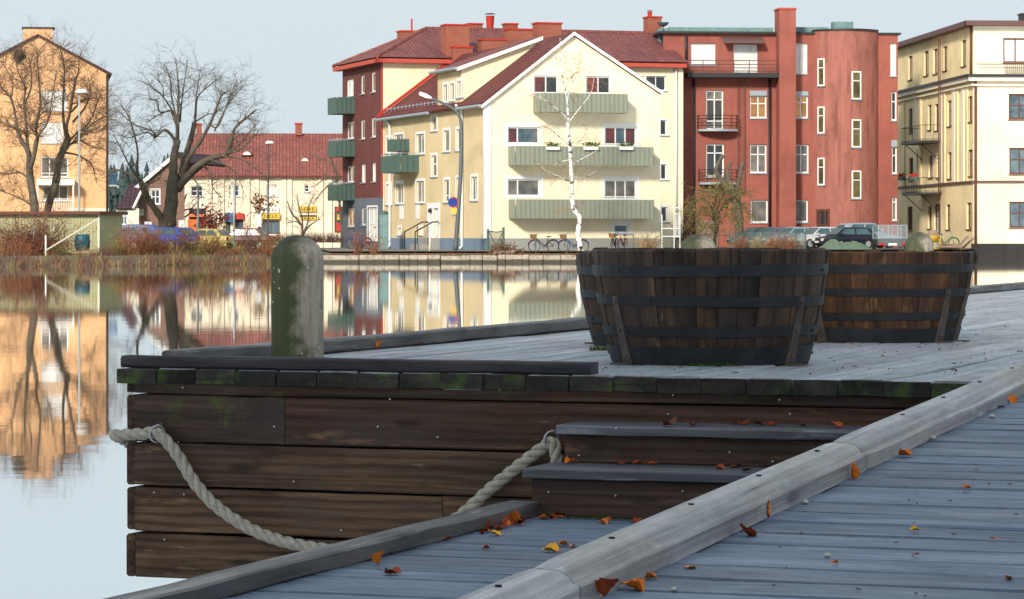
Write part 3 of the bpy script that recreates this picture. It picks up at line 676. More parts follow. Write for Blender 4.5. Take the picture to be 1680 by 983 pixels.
# ------------------------------------------------------------------ facades
class Fac:
    def __init__(s, A, B):
        s.A = Vector((A[0], A[1], 0)); s.B = Vector((B[0], B[1], 0)); s.L = (s.B-s.A).length; s.e = (s.B-s.A)/s.L
        s.n = Vector((s.e.y, -s.e.x, 0))
        if s.n.dot(-s.A) < 0: s.n = -s.n
    def sz(s, px, py):
        d = ray(px, py); dd = Vector((d.x, d.y, 0)); t_ = s.A.dot(s.n)/dd.dot(s.n); p = dd*t_; return (p-s.A).dot(s.e), EYE+d.z*t_
    def w(s, a, z, d=0): p = s.A+s.e*a+s.n*d; return Vector((p.x, p.y, z))
    def rect(s, x0, y0, x1, y1):
        ym, xm = (y0+y1)/2, (x0+x1)/2
        a, b = sorted((s.sz(x0, ym)[0], s.sz(x1, ym)[0])); z0, z1 = s.sz(xm, y1)[1], s.sz(xm, y0)[1]; return a, z0, b, z1
    def box(s, mb, a, b, z0, z1, d0, d1):
        mb.box8([s.w(a,z0,d1), s.w(b,z0,d1), s.w(b,z0,d0), s.w(a,z0,d0), s.w(a,z1,d1), s.w(b,z1,d1), s.w(b,z1,d0), s.w(a,z1,d0)])
    def ring(s, mb, a, z0, b, z1, w, d0, d1, bot=True):
        s.box(mb, a, b, z1-w, z1, d0, d1)
        if bot: s.box(mb, a, b, z0, z0+w, d0, d1)
        zb = z0+w if bot else z0
        s.box(mb, a, a+w, zb, z1-w, d0, d1); s.box(mb, b-w, b, zb, z1-w, d0, d1)
def pxfac(xa, Da, xb, Db): return Fac(((xa-CX)/F*Da, Da), ((xb-CX)/F*Db, Db))
def clip(poly, outline):
    out = poly; n = len(outline)
    area = sum(outline[i][0]*outline[(i+1)%n][1]-outline[(i+1)%n][0]*outline[i][1] for i in range(n)); sg = 1 if area > 0 else -1
    for i in range(n):
        ax, ay = outline[i]; bx, by = outline[(i+1)%n]; inp, out = out, []
        side = lambda p: sg*((bx-ax)*(p[1]-ay)-(by-ay)*(p[0]-ax))
        for k in range(len(inp)):
            p, q = inp[k], inp[(k+1)%len(inp)]; sp, sq = side(p), side(q)
            if sp >= -1e-7: out.append(p)
            if (sp > 1e-7 and sq < -1e-7) or (sp < -1e-7 and sq > 1e-7):
                t_ = sp/(sp-sq); out.append((p[0]+(q[0]-p[0])*t_, p[1]+(q[1]-p[1])*t_))
        if len(out) < 3: return []
    return out
def wall(fac, outline, holes, parent, mat, name='wall', rev=.13, back=.35):
    mb = MB(); ss = sorted({p[0] for p in outline} | {h[0] for h in holes} | {h[2] for h in holes}); zs = sorted({p[1] for p in outline} | {h[1] for h in holes} | {h[3] for h in holes})
    for i in range(len(ss)-1):
        for j in range(len(zs)-1):
            cx_, cz = (ss[i]+ss[i+1])/2, (zs[j]+zs[j+1])/2
            if any(h[0] < cx_ < h[2] and h[1] < cz < h[3] for h in holes): continue
            p = clip([(ss[i],zs[j]), (ss[i+1],zs[j]), (ss[i+1],zs[j+1]), (ss[i],zs[j+1])], outline)
            if len(p) >= 3: mb.face(*[fac.w(a, z) for a, z in p])
    for a, z0, b, z1 in holes:
        for (p, q) in (((a,z0),(a,z1)), ((a,z1),(b,z1)), ((b,z1),(b,z0)), ((b,z0),(a,z0))):
            mb.face(fac.w(*p), fac.w(*q), fac.w(*q, -rev), fac.w(*p, -rev))
    return mb.build(name, mat, parent)
def window(fac, h, parent, cols=2, trans=None, frame='white', pane='glass', fw=.07, surround=0, sill=True, depth=.1, name='window', smat=None, panes=None):
    a, z0, b, z1 = h; mb = MB()
    fac.ring(mb, a, z0, b, z1, fw, -depth-.05, -depth+.02)
    xs = [a+fw+(b-a-2*fw)*k/cols for k in range(cols+1)] if not hasattr(cols, '__len__') else [a+fw+(b-a-2*fw)*k for k in cols]
    zsx = [z0+fw]+([z0+(z1-z0)*q for q in trans] if trans else [])+[z1-fw]
    for x in xs[1:-1]: fac.box(mb, x-fw*.4, x+fw*.4, z0+fw, z1-fw, -depth-.04, -depth+.015)
    for z in zsx[1:-1]: fac.box(mb, a+fw, b-fw, z-fw*.35, z+fw*.35, -depth-.035, -depth+.012)
    w = mb.build(name, M[frame], parent)
    if surround:
        sb = MB(); fac.ring(sb, a-surround, z0-surround*.6, b+surround, z1+surround, surround, -.02, .025, True); sb.build('surround', M[smat or frame], w)
    if sill:
        sb = MB(); fac.box(sb, a-.06-surround, b+.06+surround, z0-.07, z0-.012, -.1, .08); sb.build('sill', M['zinc' if frame == 'white' else frame], w)
    k = 0
    for i in range(len(xs)-1):
        for j in range(len(zsx)-1):
            pb = MB(); fac.box(pb, xs[i], xs[i+1], zsx[j], zsx[j+1], -depth-.03, -depth-.012)
            pm = panes[k % len(panes)] if panes else pane; k += 1
            pb.build('pane', M[pm], w)
    return w
def slab(mb, pts, th):
    pts = [Vector(p) for p in pts]; n = (pts[1]-pts[0]).cross(pts[2]-pts[0]).normalized()
    if n.z < 0: n = -n
    mb.prism(pts, -n*th)
def chimney(parent, px0, py0, px1, py1, D, fac, depth=1.0, mat='chimney_brick', cap=True):
    c = W((px0+px1)/2, py1, D); zt = W(0, py0, D).z; wd = (px1-px0)/F*D*.93; mb = MB()
    mb.box((c.x, c.y, (c.z+zt)/2), (wd, depth, zt-c.z), fac.e, fac.n)
    o = mb.build('chimney', M[mat], parent)
    if cap:
        cb = MB(); cb.box((c.x, c.y, zt+.05), (wd+.12, depth+.12, .1), fac.e, fac.n); cb.build('chimney_cap', M['red_metal' if mat == 'chimney_brick' else 'dark_metal'], o)
    return o
def pipe(parent, pts, r, mat, name='drainpipe'):
    mb = MB(); mb.tube(pts, r, 7); return mb.build(name, M[mat], parent, True)
def clad_balcony(fac, parent, x0, y0, x1, y1, depth, mat, rib=.16, rail=True, zr=None):
    a, z0, b, z1 = fac.rect(x0, y0, x1, y1); mb = MB()
    fac.box(mb, a, b, z0, z0+.12, 0, depth)
    o = mb.build('balcony', M['grey_plinth'], parent)
    pm = MB(); t_ = .05
    for (p0, p1, nn) in ((fac.w(a,0,depth), fac.w(b,0,depth), fac.n), (fac.w(a,0,0), fac.w(a,0,depth), -fac.e), (fac.w(b,0,depth), fac.w(b,0,0), fac.e)):
        L = (p1-p0).length; n_ = max(2, int(L/rib)); dd = (p1-p0)/L; prof = []
        for k in range(n_):
            s0 = L*k/n_; st_ = L/n_
            prof += [(s0,.0), (s0+st_*.30,.0), (s0+st_*.34,t_), (s0+st_*.97,t_)]
        prof.append((L, 0))
        for (u0, d0), (u1, d1) in zip(prof[:-1], prof[1:]):
            q0, q1 = p0+dd*u0+nn*(.03+d0), p0+dd*u1+nn*(.03+d1)
            pm.face((q0.x,q0.y,z0-.03), (q1.x,q1.y,z0-.03), (q1.x,q1.y,z1), (q0.x,q0.y,z1))
            i0, i1 = p0+dd*u0, p0+dd*u1
            pm.face((q0.x,q0.y,z1), (q1.x,q1.y,z1), (i1.x,i1.y,z1), (i0.x,i0.y,z1))
    pm.build('cladding', M[mat], o)
    if rail:
        rb = MB(); zz = z1+.12
        c4 = [fac.w(a,zz,.02), fac.w(a,zz,depth), fac.w(b,zz,depth), fac.w(b,zz,.02)]; rb.tube(c4, .025, 6)
        for k in range(6):
            p = fac.w(a+(b-a)*k/5, z1-.1, depth); rb.tube([p, p+Z*.22], .018, 5)
        rb.build('handrail', M['zinc'], o)
    return o
def rail_balcony(fac, parent, x0, y0, x1, y1, depth, mat='black_iron', bars=14, horiz=False, slabmat='dark_metal', curve=0):
    a, z0, b, z1 = fac.rect(x0, y0, x1, y1)
    def pt(s_, d, z):                    # rounded-front balconies bow out in the middle
        return fac.w(s_, z, d)
    if curve:
        ring = [fac.w(a, 0, 0)]+[fac.w(a+(b-a)*k/12, 0, depth*(.55+.45*math.sin(math.pi*k/12))) for k in range(13)]+[fac.w(b, 0, 0)]
    else: ring = [fac.w(a,0,0), fac.w(a,0,depth), fac.w(b,0,depth), fac.w(b,0,0)]
    mb = MB(); mb.prism([p+Z*z0 for p in ring], (0,0,.14)); o = mb.build('balcony', M[slabmat], parent)
    rb = MB(); lv = [z1]+([z0+.14+(z1-z0-.14)*q for q in (.25,.5,.75)] if horiz else [z0+.22])
    for z in lv: rb.tube([p+Z*z for p in ring], .022, 5)
    tot = 0; seg = []
    for p, q in zip(ring[:-1], ring[1:]): seg.append((tot, tot+(q-p).length, p, q)); tot += (q-p).length
    nb = bars if not horiz else 7
    for k in range(nb+1):
        s_ = tot*k/nb
        for (s0, s1, p, q) in seg:
            if s0 <= s_ <= s1+1e-6: w = p.lerp(q, (s_-s0)/max(1e-6, s1-s0)); rb.tube([w+Z*(z0+.14), w+Z*z1], .012 if not horiz else .02, 4); break
    rb.build('railing', M[mat], o); return o
def fsolid(fac, parent, a, b, z0, z1, d0, d1, mat, name): mb = MB(); fac.box(mb, a, b, z0, z1, d0, d1); return mb.build(name, M[mat], parent)
GZ = .55
def v2(x, y): return Vector((x, y, 0))
# ------------------------------------------------------------------ far bank ground, quay, yard
def shore():
    pts = [(-1500,130,0),(-400,136,0),(0,141,0),(90,142.5,0),(180,143,0),(300,148,0),(440,153,0),(520,160,0),(531,161,1),(720,161,1),(970,161.5,1),(1150,163,1),(1400,167,1),(1596,171,1),(1597,193,1)]
    return [(v2((x-CX)/F*D, D), q) for x, D, q in pts]
rows_ = [[], [], [], []]
SH = shore()
for p, q in SH:
    rows_[0].append(Vector((p.x, p.y, -.6)))
    rows_[1].append(Vector((p.x, p.y+(.25 if q else 1.0), .33 if q else .12)))
    rows_[2].append(Vector((p.x, p.y+(3.5 if q else 3.2), .47 if q else .46)))
last = SH[-1][0]
ext = [Vector((last.x+.5, 200, -.6)), Vector((120, 214, -.6)), Vector((900, 260, -.6))]
rows_[0] += ext; rows_[1] += [e+Vector((0,.3,.95)) for e in ext]; rows_[2] += [e+Vector((0,3,1.1)) for e in ext]
rows_[3] = [Vector((p.x*18, 3500, .7)) for p in rows_[2]]
mb = MB()
for a, b in zip(rows_[:-1], rows_[1:]):
    for i in range(len(a)-1): mb.face(a[i], a[i+1], b[i+1], b[i])
o = mb.build('far_bank', M['ground']); o['kind'] = 'structure'
def sheet(name, pts, z, mat):
    mb = MB(); mb.face(*[W(px, 0, D).xy.to_3d()+Z*z for px, D in pts]); o = mb.build(name, M[mat]); o['kind'] = 'structure'
sheet('path', [(540,165),(960,166),(1090,170),(1090,181),(802,174.9),(632,196),(560,206),(520,206)], .575, 'path')
sheet('yard', [(1090,168),(1400,171),(1590,175),(1597,194.5),(1472,219),(1472,206),(1122,204),(1090,200)], .63, 'asphalt')
sheet('lawn', [(-300,150),(250,153),(430,158),(505,167),(525,195),(525,225),(-300,225)], .535, 'grass')
# quay stones, one by one
qw = root('quay_wall', 'low wall of pale granite blocks along the far water edge', 'quay wall', W(740, 431, 161))
def stone_mesh(seed):
    r = random.Random(seed); bm = bmesh.new(); bmesh.ops.create_cube(bm, size=1)
    bmesh.ops.bevel(bm, geom=bm.edges[:], offset=.07, segments=1, affect='EDGES')
    for q in bm.verts: q.co += Vector([r.uniform(-.035,.035) for _ in range(3)])
    me = bpy.data.meshes.new('stone'); bm.to_mesh(me); bm.free(); me.materials.append(M['stone']); return me
SM = [stone_mesh(k) for k in range(7)]
px = 521.0
edges = [528,569,589,615,631,655,672,686,702,722,757,771,791,815,816.5,829,857,868,891,920,945,968,1000]
px = edges[0]
for e in edges[1:]:
    D = 161+max(0,(e-720))*.002; c = W((px+e)/2, 0, D); h = .39+rnd.uniform(-.02,.03)
    if e-px > 3:
        piece('stone', qw, rnd.choice(SM), (c.x, D+.02, h-.29), Vector((1,0,0)), Vector((0,1,0)), Z, ((e-px)/F*D*.985, .55, .58))
    px = e
for k in range(30):                      # blocks on the stretch hidden behind the casks
    D = 161.6+k*.3; pxx = 1010+k*19.5
    piece('stone', qw, SM[k % 7], (W(pxx,0,D).x, D+.02, .1), Vector((1,0,0)), Vector((0,1,0)), Z, (.62,.55,.58))

# ------------------------------------------------------------------ cream gable house
C0 = v2((800-CX)/F*175, 175); LD = v2(-.314, 1).normalized(); GD = v2(1, .314).normalized()
LG = 10.54; LL = 22.9
FG = Fac(C0, C0+GD*LG); FL = Fac(C0+LD*LL, C0)
hs = root('gable_house', 'cream gabled apartment house with long green balconies and bicycles at its foot', 'building', (C0.x+3, C0.y+6, GZ))
ze = 9.2; sa, za = FG.sz(940, 57); zer = FG.sz(1083, 153)[1]
wn_g = [(876,124,916,153.5,2,None,'glass_r'), (961.7,125,1002,154,2,None,'glass_r'), (833,208,885,238,(0,.3,1),(.12,),'glass'), (992,208,1044.5,240,3,(.12,),'glass'), (833,293.6,886,322,(0,.3,1),None,'glass_c'), (992,294.8,1044.5,327.5,3,(.14,),'glass_c'), (1007,368,1030.5,382.5,1,None,'glass_b')]
hol = [FG.rect(*q[:4]) for q in wn_g]
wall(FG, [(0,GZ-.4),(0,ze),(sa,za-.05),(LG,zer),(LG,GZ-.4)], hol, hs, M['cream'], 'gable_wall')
for q, h in zip(wn_g, hol): window(FG, h, hs, q[4], q[5], 'white', q[6], .09, .2 if q[1] > 160 else .06, q[1] > 300, panes=['glass_r','glass'] if q[6] == 'glass_r' else ['glass','glass_r','glass','glass_b'] if q[6] == 'glass' else None)
wn_l = [(634,226,643,251,1,None),(648,221,662,252,2,None),(683,220,696,253,2,None),(708,190,716.5,215,1,None),(728,214,737.6,249,1,None),(749,212,757,247,1,None),(708,255,716.5,290,1,(.6,)),
        (634,302,642,336,1,None),(650,300.6,662,334.6,2,None),(683,297,696,333,2,None),(729,295,737,332,1,(.3,)),(749,292,757,331,1,None),(773,290,783,329,2,None),(653.6,374,658,386,1,None),(688.7,373.6,693,386,1,None)]
hol = [FL.rect(*q[:4]) for q in wn_l]; dh = FL.rect(712,339,720.7,390); 
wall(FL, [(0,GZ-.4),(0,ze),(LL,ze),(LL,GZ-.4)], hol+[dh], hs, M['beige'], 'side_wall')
for q, h in zip(wn_l, hol): window(FL, h, hs, q[4], q[5], 'white', rnd.choice(['glass','glass_b','glass_c']), .09, .16)
d_ = window(FL, dh, hs, 1, (.45,), 'white', 'glass_w', .1, .0, False, name='door')
a, z0, b, z1 = FL.rect(702,333,722,391); mb = MB(); FL.ring(mb, a, z0, b, z1, .32, .0, .05, False); FL.box(mb, a+.3, dh[0]-.01, z0, z1-.32, .0, .045); mb.build('door_surround', M['white'], d_)
for q in ((656,335.5,662,360),(682.6,334,688,359)):
    a, z0, b, z1 = FL.rect(*q); fsolid(FL, hs, a, b, z0, z1, 0, .035, 'white', 'panel')
zp = FG.sz(900, 391)[1]
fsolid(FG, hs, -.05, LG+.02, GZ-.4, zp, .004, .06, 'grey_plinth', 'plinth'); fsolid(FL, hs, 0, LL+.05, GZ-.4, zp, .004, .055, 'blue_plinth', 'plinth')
a = FG.sz(803, 280)[0]; fsolid(FG, hs, -.28, .18, zp, ze-.1, .004, .07, 'white', 'corner_strip')
# roof planes, verge boards
N_ = FG.n; ov = .45
def RP(g, l, z): p = C0+GD*g+LD*l; return Vector((p.x, p.y, z))
sl = (za-ze)/sa; sr = (za-zer)/(LG-sa)
for nm, pts in (('roof', [RP(-ov,-.25,ze-sl*ov+.12), RP(sa,-.25,za+.12), RP(sa,LL,za+.12), RP(-ov,LL,ze-sl*ov+.12)]), ('roof', [RP(sa+.01,-.25,za+.12), RP(LG+.1,-.25,zer+.06), RP(LG+.1,12,zer+.06), RP(sa+.01,12,za+.12)])):
    mb = MB(); slab(mb, pts, .16); mb.build(nm, M['tile_front'], hs)
mb = MB()                               # white verge along the gable
for p, q in ((RP(-ov,-.27,ze-sl*ov-.02), RP(sa,-.27,za+.10)), (RP(sa,-.27,za+.10), RP(LG+.1,-.27,zer+.02))):
    mb.box8([p-Z*.14+N_*.0, q-Z*.14, q-Z*.14-N_*.05, p-Z*.14-N_*.05, p+Z*.06, q+Z*.06, q+Z*.06-N_*.05, p+Z*.06-N_*.05])
mb.build('verge_board', M['white'], hs)
# wall dormer with three small windows
t0, t1 = FL.sz(718, 150)[0], FL.sz(757, 150)[0]; ztw = 11.35
th = [FL.rect(*q) for q in ((728,139,734,168),(739,137,745,165.6),(750.5,133,756,160))]
wall(FL, [(t0,ze-.05),(t0,ztw),(t1,ztw),(t1,ze-.05)], th, hs, M['beige'], 'dormer_wall')
for h in th: window(FL, h, hs, 1, None, 'white', 'glass', .07, .18, True)
for s_ in (t0, t1):
    mb = MB(); l = LL-s_; mb.face(RP(0,l,ze), RP(0,l,ztw), RP(sa-.2,l,za+.02), RP(sa-.2,l,za-1.0)); mb.build('dormer_cheek', M['pale'], hs)
l0, l1 = LL-t0+.3, LL-t1-.3
mb = MB(); slab(mb, [RP(-.35,l0,ztw+.02), RP(-.35,l1,ztw+.02), RP(sa-.2,l1,za+.24), RP(sa-.2,l0,za+.24)], .12); mb.build('dormer_roof', M['tile_dark'], hs)
mb = MB(); p, q = RP(-.35,l1-.03,ztw+.0), RP(sa-.2,l1-.03,za+.22)
mb.box8([p-Z*.22, q-Z*.22, q-Z*.22+LD*.05, p-Z*.22+LD*.05, p, q, q+LD*.05, p+LD*.05]); mb.build('dormer_verge', M['white'], hs)
# gutters and pipes
mb = MB(); mb.tube([RP(-ov-.06,-.2,ze-sl*ov+.0), RP(-ov-.06,l1-.1,ze-sl*ov)], .1, 6); mb.tube([RP(-ov-.06,l0+.1,ze-sl*ov), RP(-ov-.06,LL,ze-sl*ov)], .1, 6); mb.tube([RP(-.42,l0,ztw-.06), RP(-.42,l1,ztw-.06)], .1, 6); mb.build('gutter', M['zinc'], hs)
for px_, ya in ((642,196),(760.5,172)):
    s_, zt_ = FL.sz(px_, ya); pipe(hs, [FL.w(s_-.3,zt_,.4), FL.w(s_,zt_-.35,.12), FL.w(s_,zt_-.8,.1), FL.w(s_,GZ+.25,.1), FL.w(s_+.05,GZ+.1,.25)], .075, 'white')
mb = MB(); s_ = 0                        # snow guards on the eave of the rear wing
for k in range(14):
    l = l0+.5+(LL-l0-.8)*k/13; p = RP(.15,l,ze+sl*.15+.2); mb.box(p, (.04,.05,.32), GD, LD, Z)
mb.tube([RP(.15,l0+.2,ze+.36), RP(.15,LL-.1,ze+.36)], .03, 5); mb.build('snow_guard', M['zinc'], hs)
mb = MB(); p, q = RP(-ov,LL-.05,ze-sl*ov+.16), RP(sa,LL-.05,za+.16)
mb.box8([p, q, q+LD*.12, p+LD*.12, p+Z*.22, q+Z*.22, q+Z*.22+LD*.12, p+Z*.22+LD*.12]); mb.build('roof_flashing', M['red_metal'], hs)
for q in ((868,155,1021,185.5),(827,241.6,1063,271.6),(827.6,328,1064,358)): 
    f_ = FG; clad_balcony(FG, hs, q[0]+8, q[1], q[2]-4, q[3], 1.25, 'green_metal', .27, False)
clad_balcony(FL, hs, 655, 256, 687, 283, 1.15, 'teal_metal', .3); clad_balcony(FL, hs, 659, 229, 671, 248, .9, 'teal_metal', .3, False)
for (xa, xb) in ((884,905),(945,968),(1003,1025)):
    a, z0, b, z1 = FG.rect(xa, 242, xb, 247); p = FG.w(a,z0,1.4); q = FG.w(b,z0,1.4)
    bx = root('flower_box', 'white flower box with low green plants hooked on the middle green balcony', 'flower box', FG.w((a+b)/2, z0, 1.4), 'flower boxes on the middle balcony')
    mb = MB(); FG.box(mb, a, b, z0, z1, 1.33, 1.5); mb.build('box', M['white'], bx)
    mb = MB()
    for k in range(60):
        c = FG.w(rnd.uniform(a,b), z1, 1.42); d = Vector((rnd.gauss(0,.12), rnd.gauss(0,.08), rnd.uniform(.05,.3))); mb.face(c, c+d+Vector((.03,0,0)), c+d*.9-Vector((.03,0,0)))
    mb.build('plants', M['moss'], bx)
a, z0, b, z1 = FL.rect(702,376,713,405)  # door steps and railing
mb = MB(); FL.box(mb, dh[0]-.9, dh[2]+.3, GZ-.2, GZ+.35, .06, 1.3); FL.box(mb, dh[0]-.9, dh[2]+.3, GZ+.35, dh[1]-.02, .06, .75); mb.build('door_step', M['grey_plinth'], hs)
mb = MB()
for s_ in (dh[0]-.9, dh[2]+.3): mb.tube([FL.w(s_,GZ,1.6), FL.w(s_,GZ+1.1,1.6), FL.w(s_,dh[1]+.95,.5), FL.w(s_,dh[1]+.95,.1)], .045, 6); mb.tube([FL.w(s_,GZ+.3,.8), FL.w(s_,dh[1]+.7,.8)], .03, 5)
mb.build('step_railing', M['black_iron'], hs)
for px_, py_ in ((709,346),): p = FL.w(*FL.sz(px_,py_), .12); mb = MB(); mb.lathe([(.02,-.12),(.13,-.1),(.15,.05),(.05,.15),(.01,.16)], p, 10); mb.build('wall_lamp', M['black_iron'], hs, True)

# ------------------------------------------------------------------ corner block: brick west front, pale plaster, big tiled roof
K0 = C0+LD*(LL+.3); K1 = K0+GD*20.8; DP = 10.6; FB = Fac(K0+LD*DP, K0); FP = Fac(K0, K1)
cb = root('corner_block', 'dark red brick and pale plaster apartment block with big tiled roof and brick chimneys', 'building', (K0.x+6, K0.y+6, GZ))
zc = 12.75
wn_b = [(568.5,130,580,158,2),(591.6,124,598,154,1),(609,118.6,616,151,1),(569,200,581,228,2),(591.5,197,598.7,228,1),(609,193,616.6,225,1),(569,272.5,581,299.5,2),(592.5,269,599.5,299.5,1),(610,267,616.6,298,1),(570,341.6,581.5,372,2),(592.7,341,599.5,369.7,1)]
hol = [FB.rect(*q[:4]) for q in wn_b]; zs_ = FB.sz(600, 325)[1]; up = [h for h in hol if h[1] > zs_]; lo = [h for h in hol if h[1] <= zs_]
wall(FB, [(0,zs_),(0,zc),(DP,zc),(DP,zs_)], up, cb, M['brick_wall'], 'brick_wall'); 
dr = FB.rect(603,340,619,394)
wall(FB, [(0,GZ-.4),(0,zs_),(DP,zs_),(DP,GZ-.4)], lo+[dr], cb, M['slate_wall'], 'ground_floor_wall')
for q, h in zip(wn_b, hol): window(FB, h, cb, q[4], None, 'white', 'glass_lit' if q[1] > 335 and q[4] == 2 else rnd.choice(['glass_b','glass_c','glass_w']), .1, 0, True)
d_ = window(FB, dr, cb, 2, (.5,), 'white', 'glass_w', .12, .12, False, name='door')
for ya, yb in ((161,187),(232,257),(303,328.5)): clad_balcony(FB, cb, 567, ya, 582, yb, 1.2, 'teal_metal', .3, ya > 200)
s_ = FB.L; fsolid(FB, cb, s_-.28, s_+.02, zs_, zc, .005, .06, 'red_metal', 'corner_flashing')
s1 = FP.sz(1120, 200)[0]
wn_p = [(1030,124.7,1056,148.8,2),(1060,124.7,1092.6,148.8,2),(1083.4,197,1093.7,222,1),(1084,269.5,1093.6,294.8,1),(1084.7,339.7,1094.8,364,1)]
hol = [FP.rect(*q[:4]) for q in wn_p]
wall(FP, [(0,GZ-.4),(0,zc),(s1,zc),(s1,GZ-.4)], hol, cb, M['pale'], 'plaster_wall')
for q, h in zip(wn_p, hol): window(FP, h, cb, q[4], None, 'white', 'glass', .07, .14 if q[4] == 1 else .04)
s_, _ = FP.sz(1108, 200); pipe(cb, [FP.w(s_, zc-.2, .1), FP.w(s_, GZ, .1)], .08, 'white'); fsolid(FP, cb, s1-.35, s1, GZ-.4, zc-.3, .004, .1, 'cream_trim', 'pilaster')
def KP(g, l, z): p = K0+GD*g+LD*l; return Vector((p.x, p.y, z))
mb = MB(); e_ = .55
for (g0,l0_,g1,l1_) in ((-e_,-e_,s1+.1,-e_), (-e_,DP+e_,-e_,-e_)):
    p, q = KP(g0,l0_,zc-.16), KP(g1,l1_,zc-.16); dn = Vector((q.y-p.y, p.x-q.x, 0)).normalized()
    mb.box8([p, q, q-dn*.5, p-dn*.5, p+Z*.26, q+Z*.26, q-dn*.5+Z*.26, p-dn*.5+Z*.26])
mb.build('eaves_cornice', M['red_trim'], cb)
zr = 15.25; lm = DP/2; hip = 4.4
A_, B_, C_, D_ = KP(-e_,-e_,zc+.2), KP(s1+.2,-e_,zc+.2), KP(s1+.2,DP+e_,zc+.2), KP(-e_,DP+e_,zc+.2); R0, R1 = KP(hip,lm,zr), KP(s1+.2,lm,zr)
mb = MB(); mb.face(A_,B_,R1,R0); mb.face(D_,A_,R0); mb.face(C_,D_,R0,R1); mb.face(B_,C_,R1); mb.build('roof', M['tile_dark'], cb)
mb = MB(); mb.tube([A_+Z*.02,R0,R1], .14, 6); mb.tube([D_,R0], .12, 6); mb.build('ridge_tiles', M['tile_red'], cb)
for q in ((653,53,681,84,209,1.0),(725,43,768,98,199,1.2),(738.5,79,775,108,198.5,.7),(785,67,830,100,199.5,1.0),(828,50,872,92,201,.9),(875,40,920,76,203,1.1),(765,41,790,60,206,.9),(826,41,848,56,206,.8),(1058,30,1083,62,209,1.0)):
    chimney(cb, *q[:4], q[4], FP, q[5])
for (xa, ya, xb, yb, D) in ((797,22,811,52,207),(1062,17,1070,31,209)):
    c = W((xa+xb)/2, yb, D); r_ = (xb-xa)/2/F*D; h_ = (yb-ya)/F*D; mb = MB(); mb.lathe([(r_*.8,-.4),(r_*.85,h_*.3),(r_,h_*.85),(r_*1.02,h_*.86)], c, 12); o = mb.build('flue_pipe', M['red_metal'], cb, True)
    cbm = MB(); cbm.lathe([(.01,h_*1.02),(r_*1.25,h_*.98),(r_*1.25,h_*.95),(.01,h_*.95)], c, 12); cbm.build('flue_cap', M['dark_metal'], o)
mb = MB(); p = W(675.5, 55, 209); mb.tube([p, p+Z*1.0], .07, 6); mb.build('vent_pipe', M['red_metal'], cb)

# ------------------------------------------------------------------ red building with round bay
DR = 205; FR = pxfac(1088, DR, 1473, DR+1.5); rb = root('red_building', 'red plastered apartment building with round stair bay and roof terrace', 'building', (FR.w(8,0).x, DR+5, GZ))
sx_ = lambda px, py=200: FR.sz(px, py)[0]; zy = lambda py, px=1250: FR.sz(px, py)[1]
sP0, sP1, sB0, sB1 = sx_(1273), sx_(1300), sx_(1335), sx_(1441); zt = zy(56)
wl = [(1133,71,1174,106,1,None,'glass_w'),(1203,73,1243,119,(0,.85,1),None,'glass_w'),(1230,157,1258,194,2,(.65,),'glass_lit'),(1158,148,1187,213,2,(.76,.22),'glass_c'),(1230,237,1258,284,2,(.65,),'glass_c'),(1158,236,1188,290,2,(.72,),'glass'),(1231,328,1260,365.5,1,None,'glass_c')]
wm = [(1302,71,1325,121,2,None,'glass_w'),(1302,157,1326,194,2,(.7,),'glass_lit'),(1302,237,1327,284,2,(.65,),'glass_c'),(1302,328,1326,365,1,None,'glass_c')]
wr = [(1460,71,1471,125,1,None,'glass_w'),(1462,150,1471.5,198,1,(.65,),'glass'),(1463,241,1472,285,1,(.68,),'glass'),(1463,324,1472,362,1,(.8,),'glass_c')]
for lst, s0, s1_ in ((wl, 0, sP0), (wm, sP1, sB0), (wr, sB1, FR.L)):
    hol = [FR.rect(*q[:4]) for q in lst]
    wall(FR, [(s0,GZ-.4),(s0,zt),(s1_,zt),(s1_,GZ-.4)], hol, rb, M['redplaster'], 'wall', .2)
    for q, h in zip(lst, hol): 
        window(FR, h, rb, q[4], q[5], 'white', q[6], .1, 0, True, .16, name='door' if q[1] in (148, 236) else 'window')
for q in ((1230,149,1258,157),(1302,150,1326,157),(1462,230,1472,241)):
    h = FR.rect(*q); fsolid(FR, rb, h[0], h[2], h[1], h[3], .002, .06, 'zinc', 'shutter_box')
for (g0, g1, ya, yb) in ((sP0, sP1, 18, 420),):
    z1_ = zy(18, 1285); mb = MB(); FR.box(mb, g0, g1, GZ-.4, z1_, -.5, 1.3); o = mb.build('chimney_shaft', M['redplaster'], rb); mb = MB(); FR.box(mb, g0-.06, g1+.06, z1_, z1_+.12, -.56, 1.36); mb.build('chimney_cap', M['red_trim'], o)
# round bay
mb = MB(); nA = 22; arc = []
for k in range(nA+1):
    q = k/nA; s_ = sB0+(sB1-sB0)*q; d = 1.35*math.sin(math.pi*q)**.8 if 0 < q < 1 else 0; arc.append((s_, d))
zb = zy(51)
for (s0, d0), (s1_, d1) in zip(arc[:-1], arc[1:]): mb.face(FR.w(s0,GZ-.4,d0), FR.w(s1_,GZ-.4,d1), FR.w(s1_,zb,d1), FR.w(s0,zb,d0))
bay = mb.build('stair_bay', M['redroughcast'], rb, True)
mb = MB(); mb.prism([FR.w(s_, zb, d+.1) for s_, d in arc]+[FR.w(sB1,zb,-3), FR.w(sB0,zb,-3)], (0,0,.12)); mb.build('bay_roof', M['dark_metal'], bay)
def arcat(px):
    best = min(range(len(arc)-1), key=lambda k: abs((W(px,0,DR).x) - FR.w((arc[k][0]+arc[k+1][0])/2, 0, (arc[k][1]+arc[k+1][1])/2).x)); return best
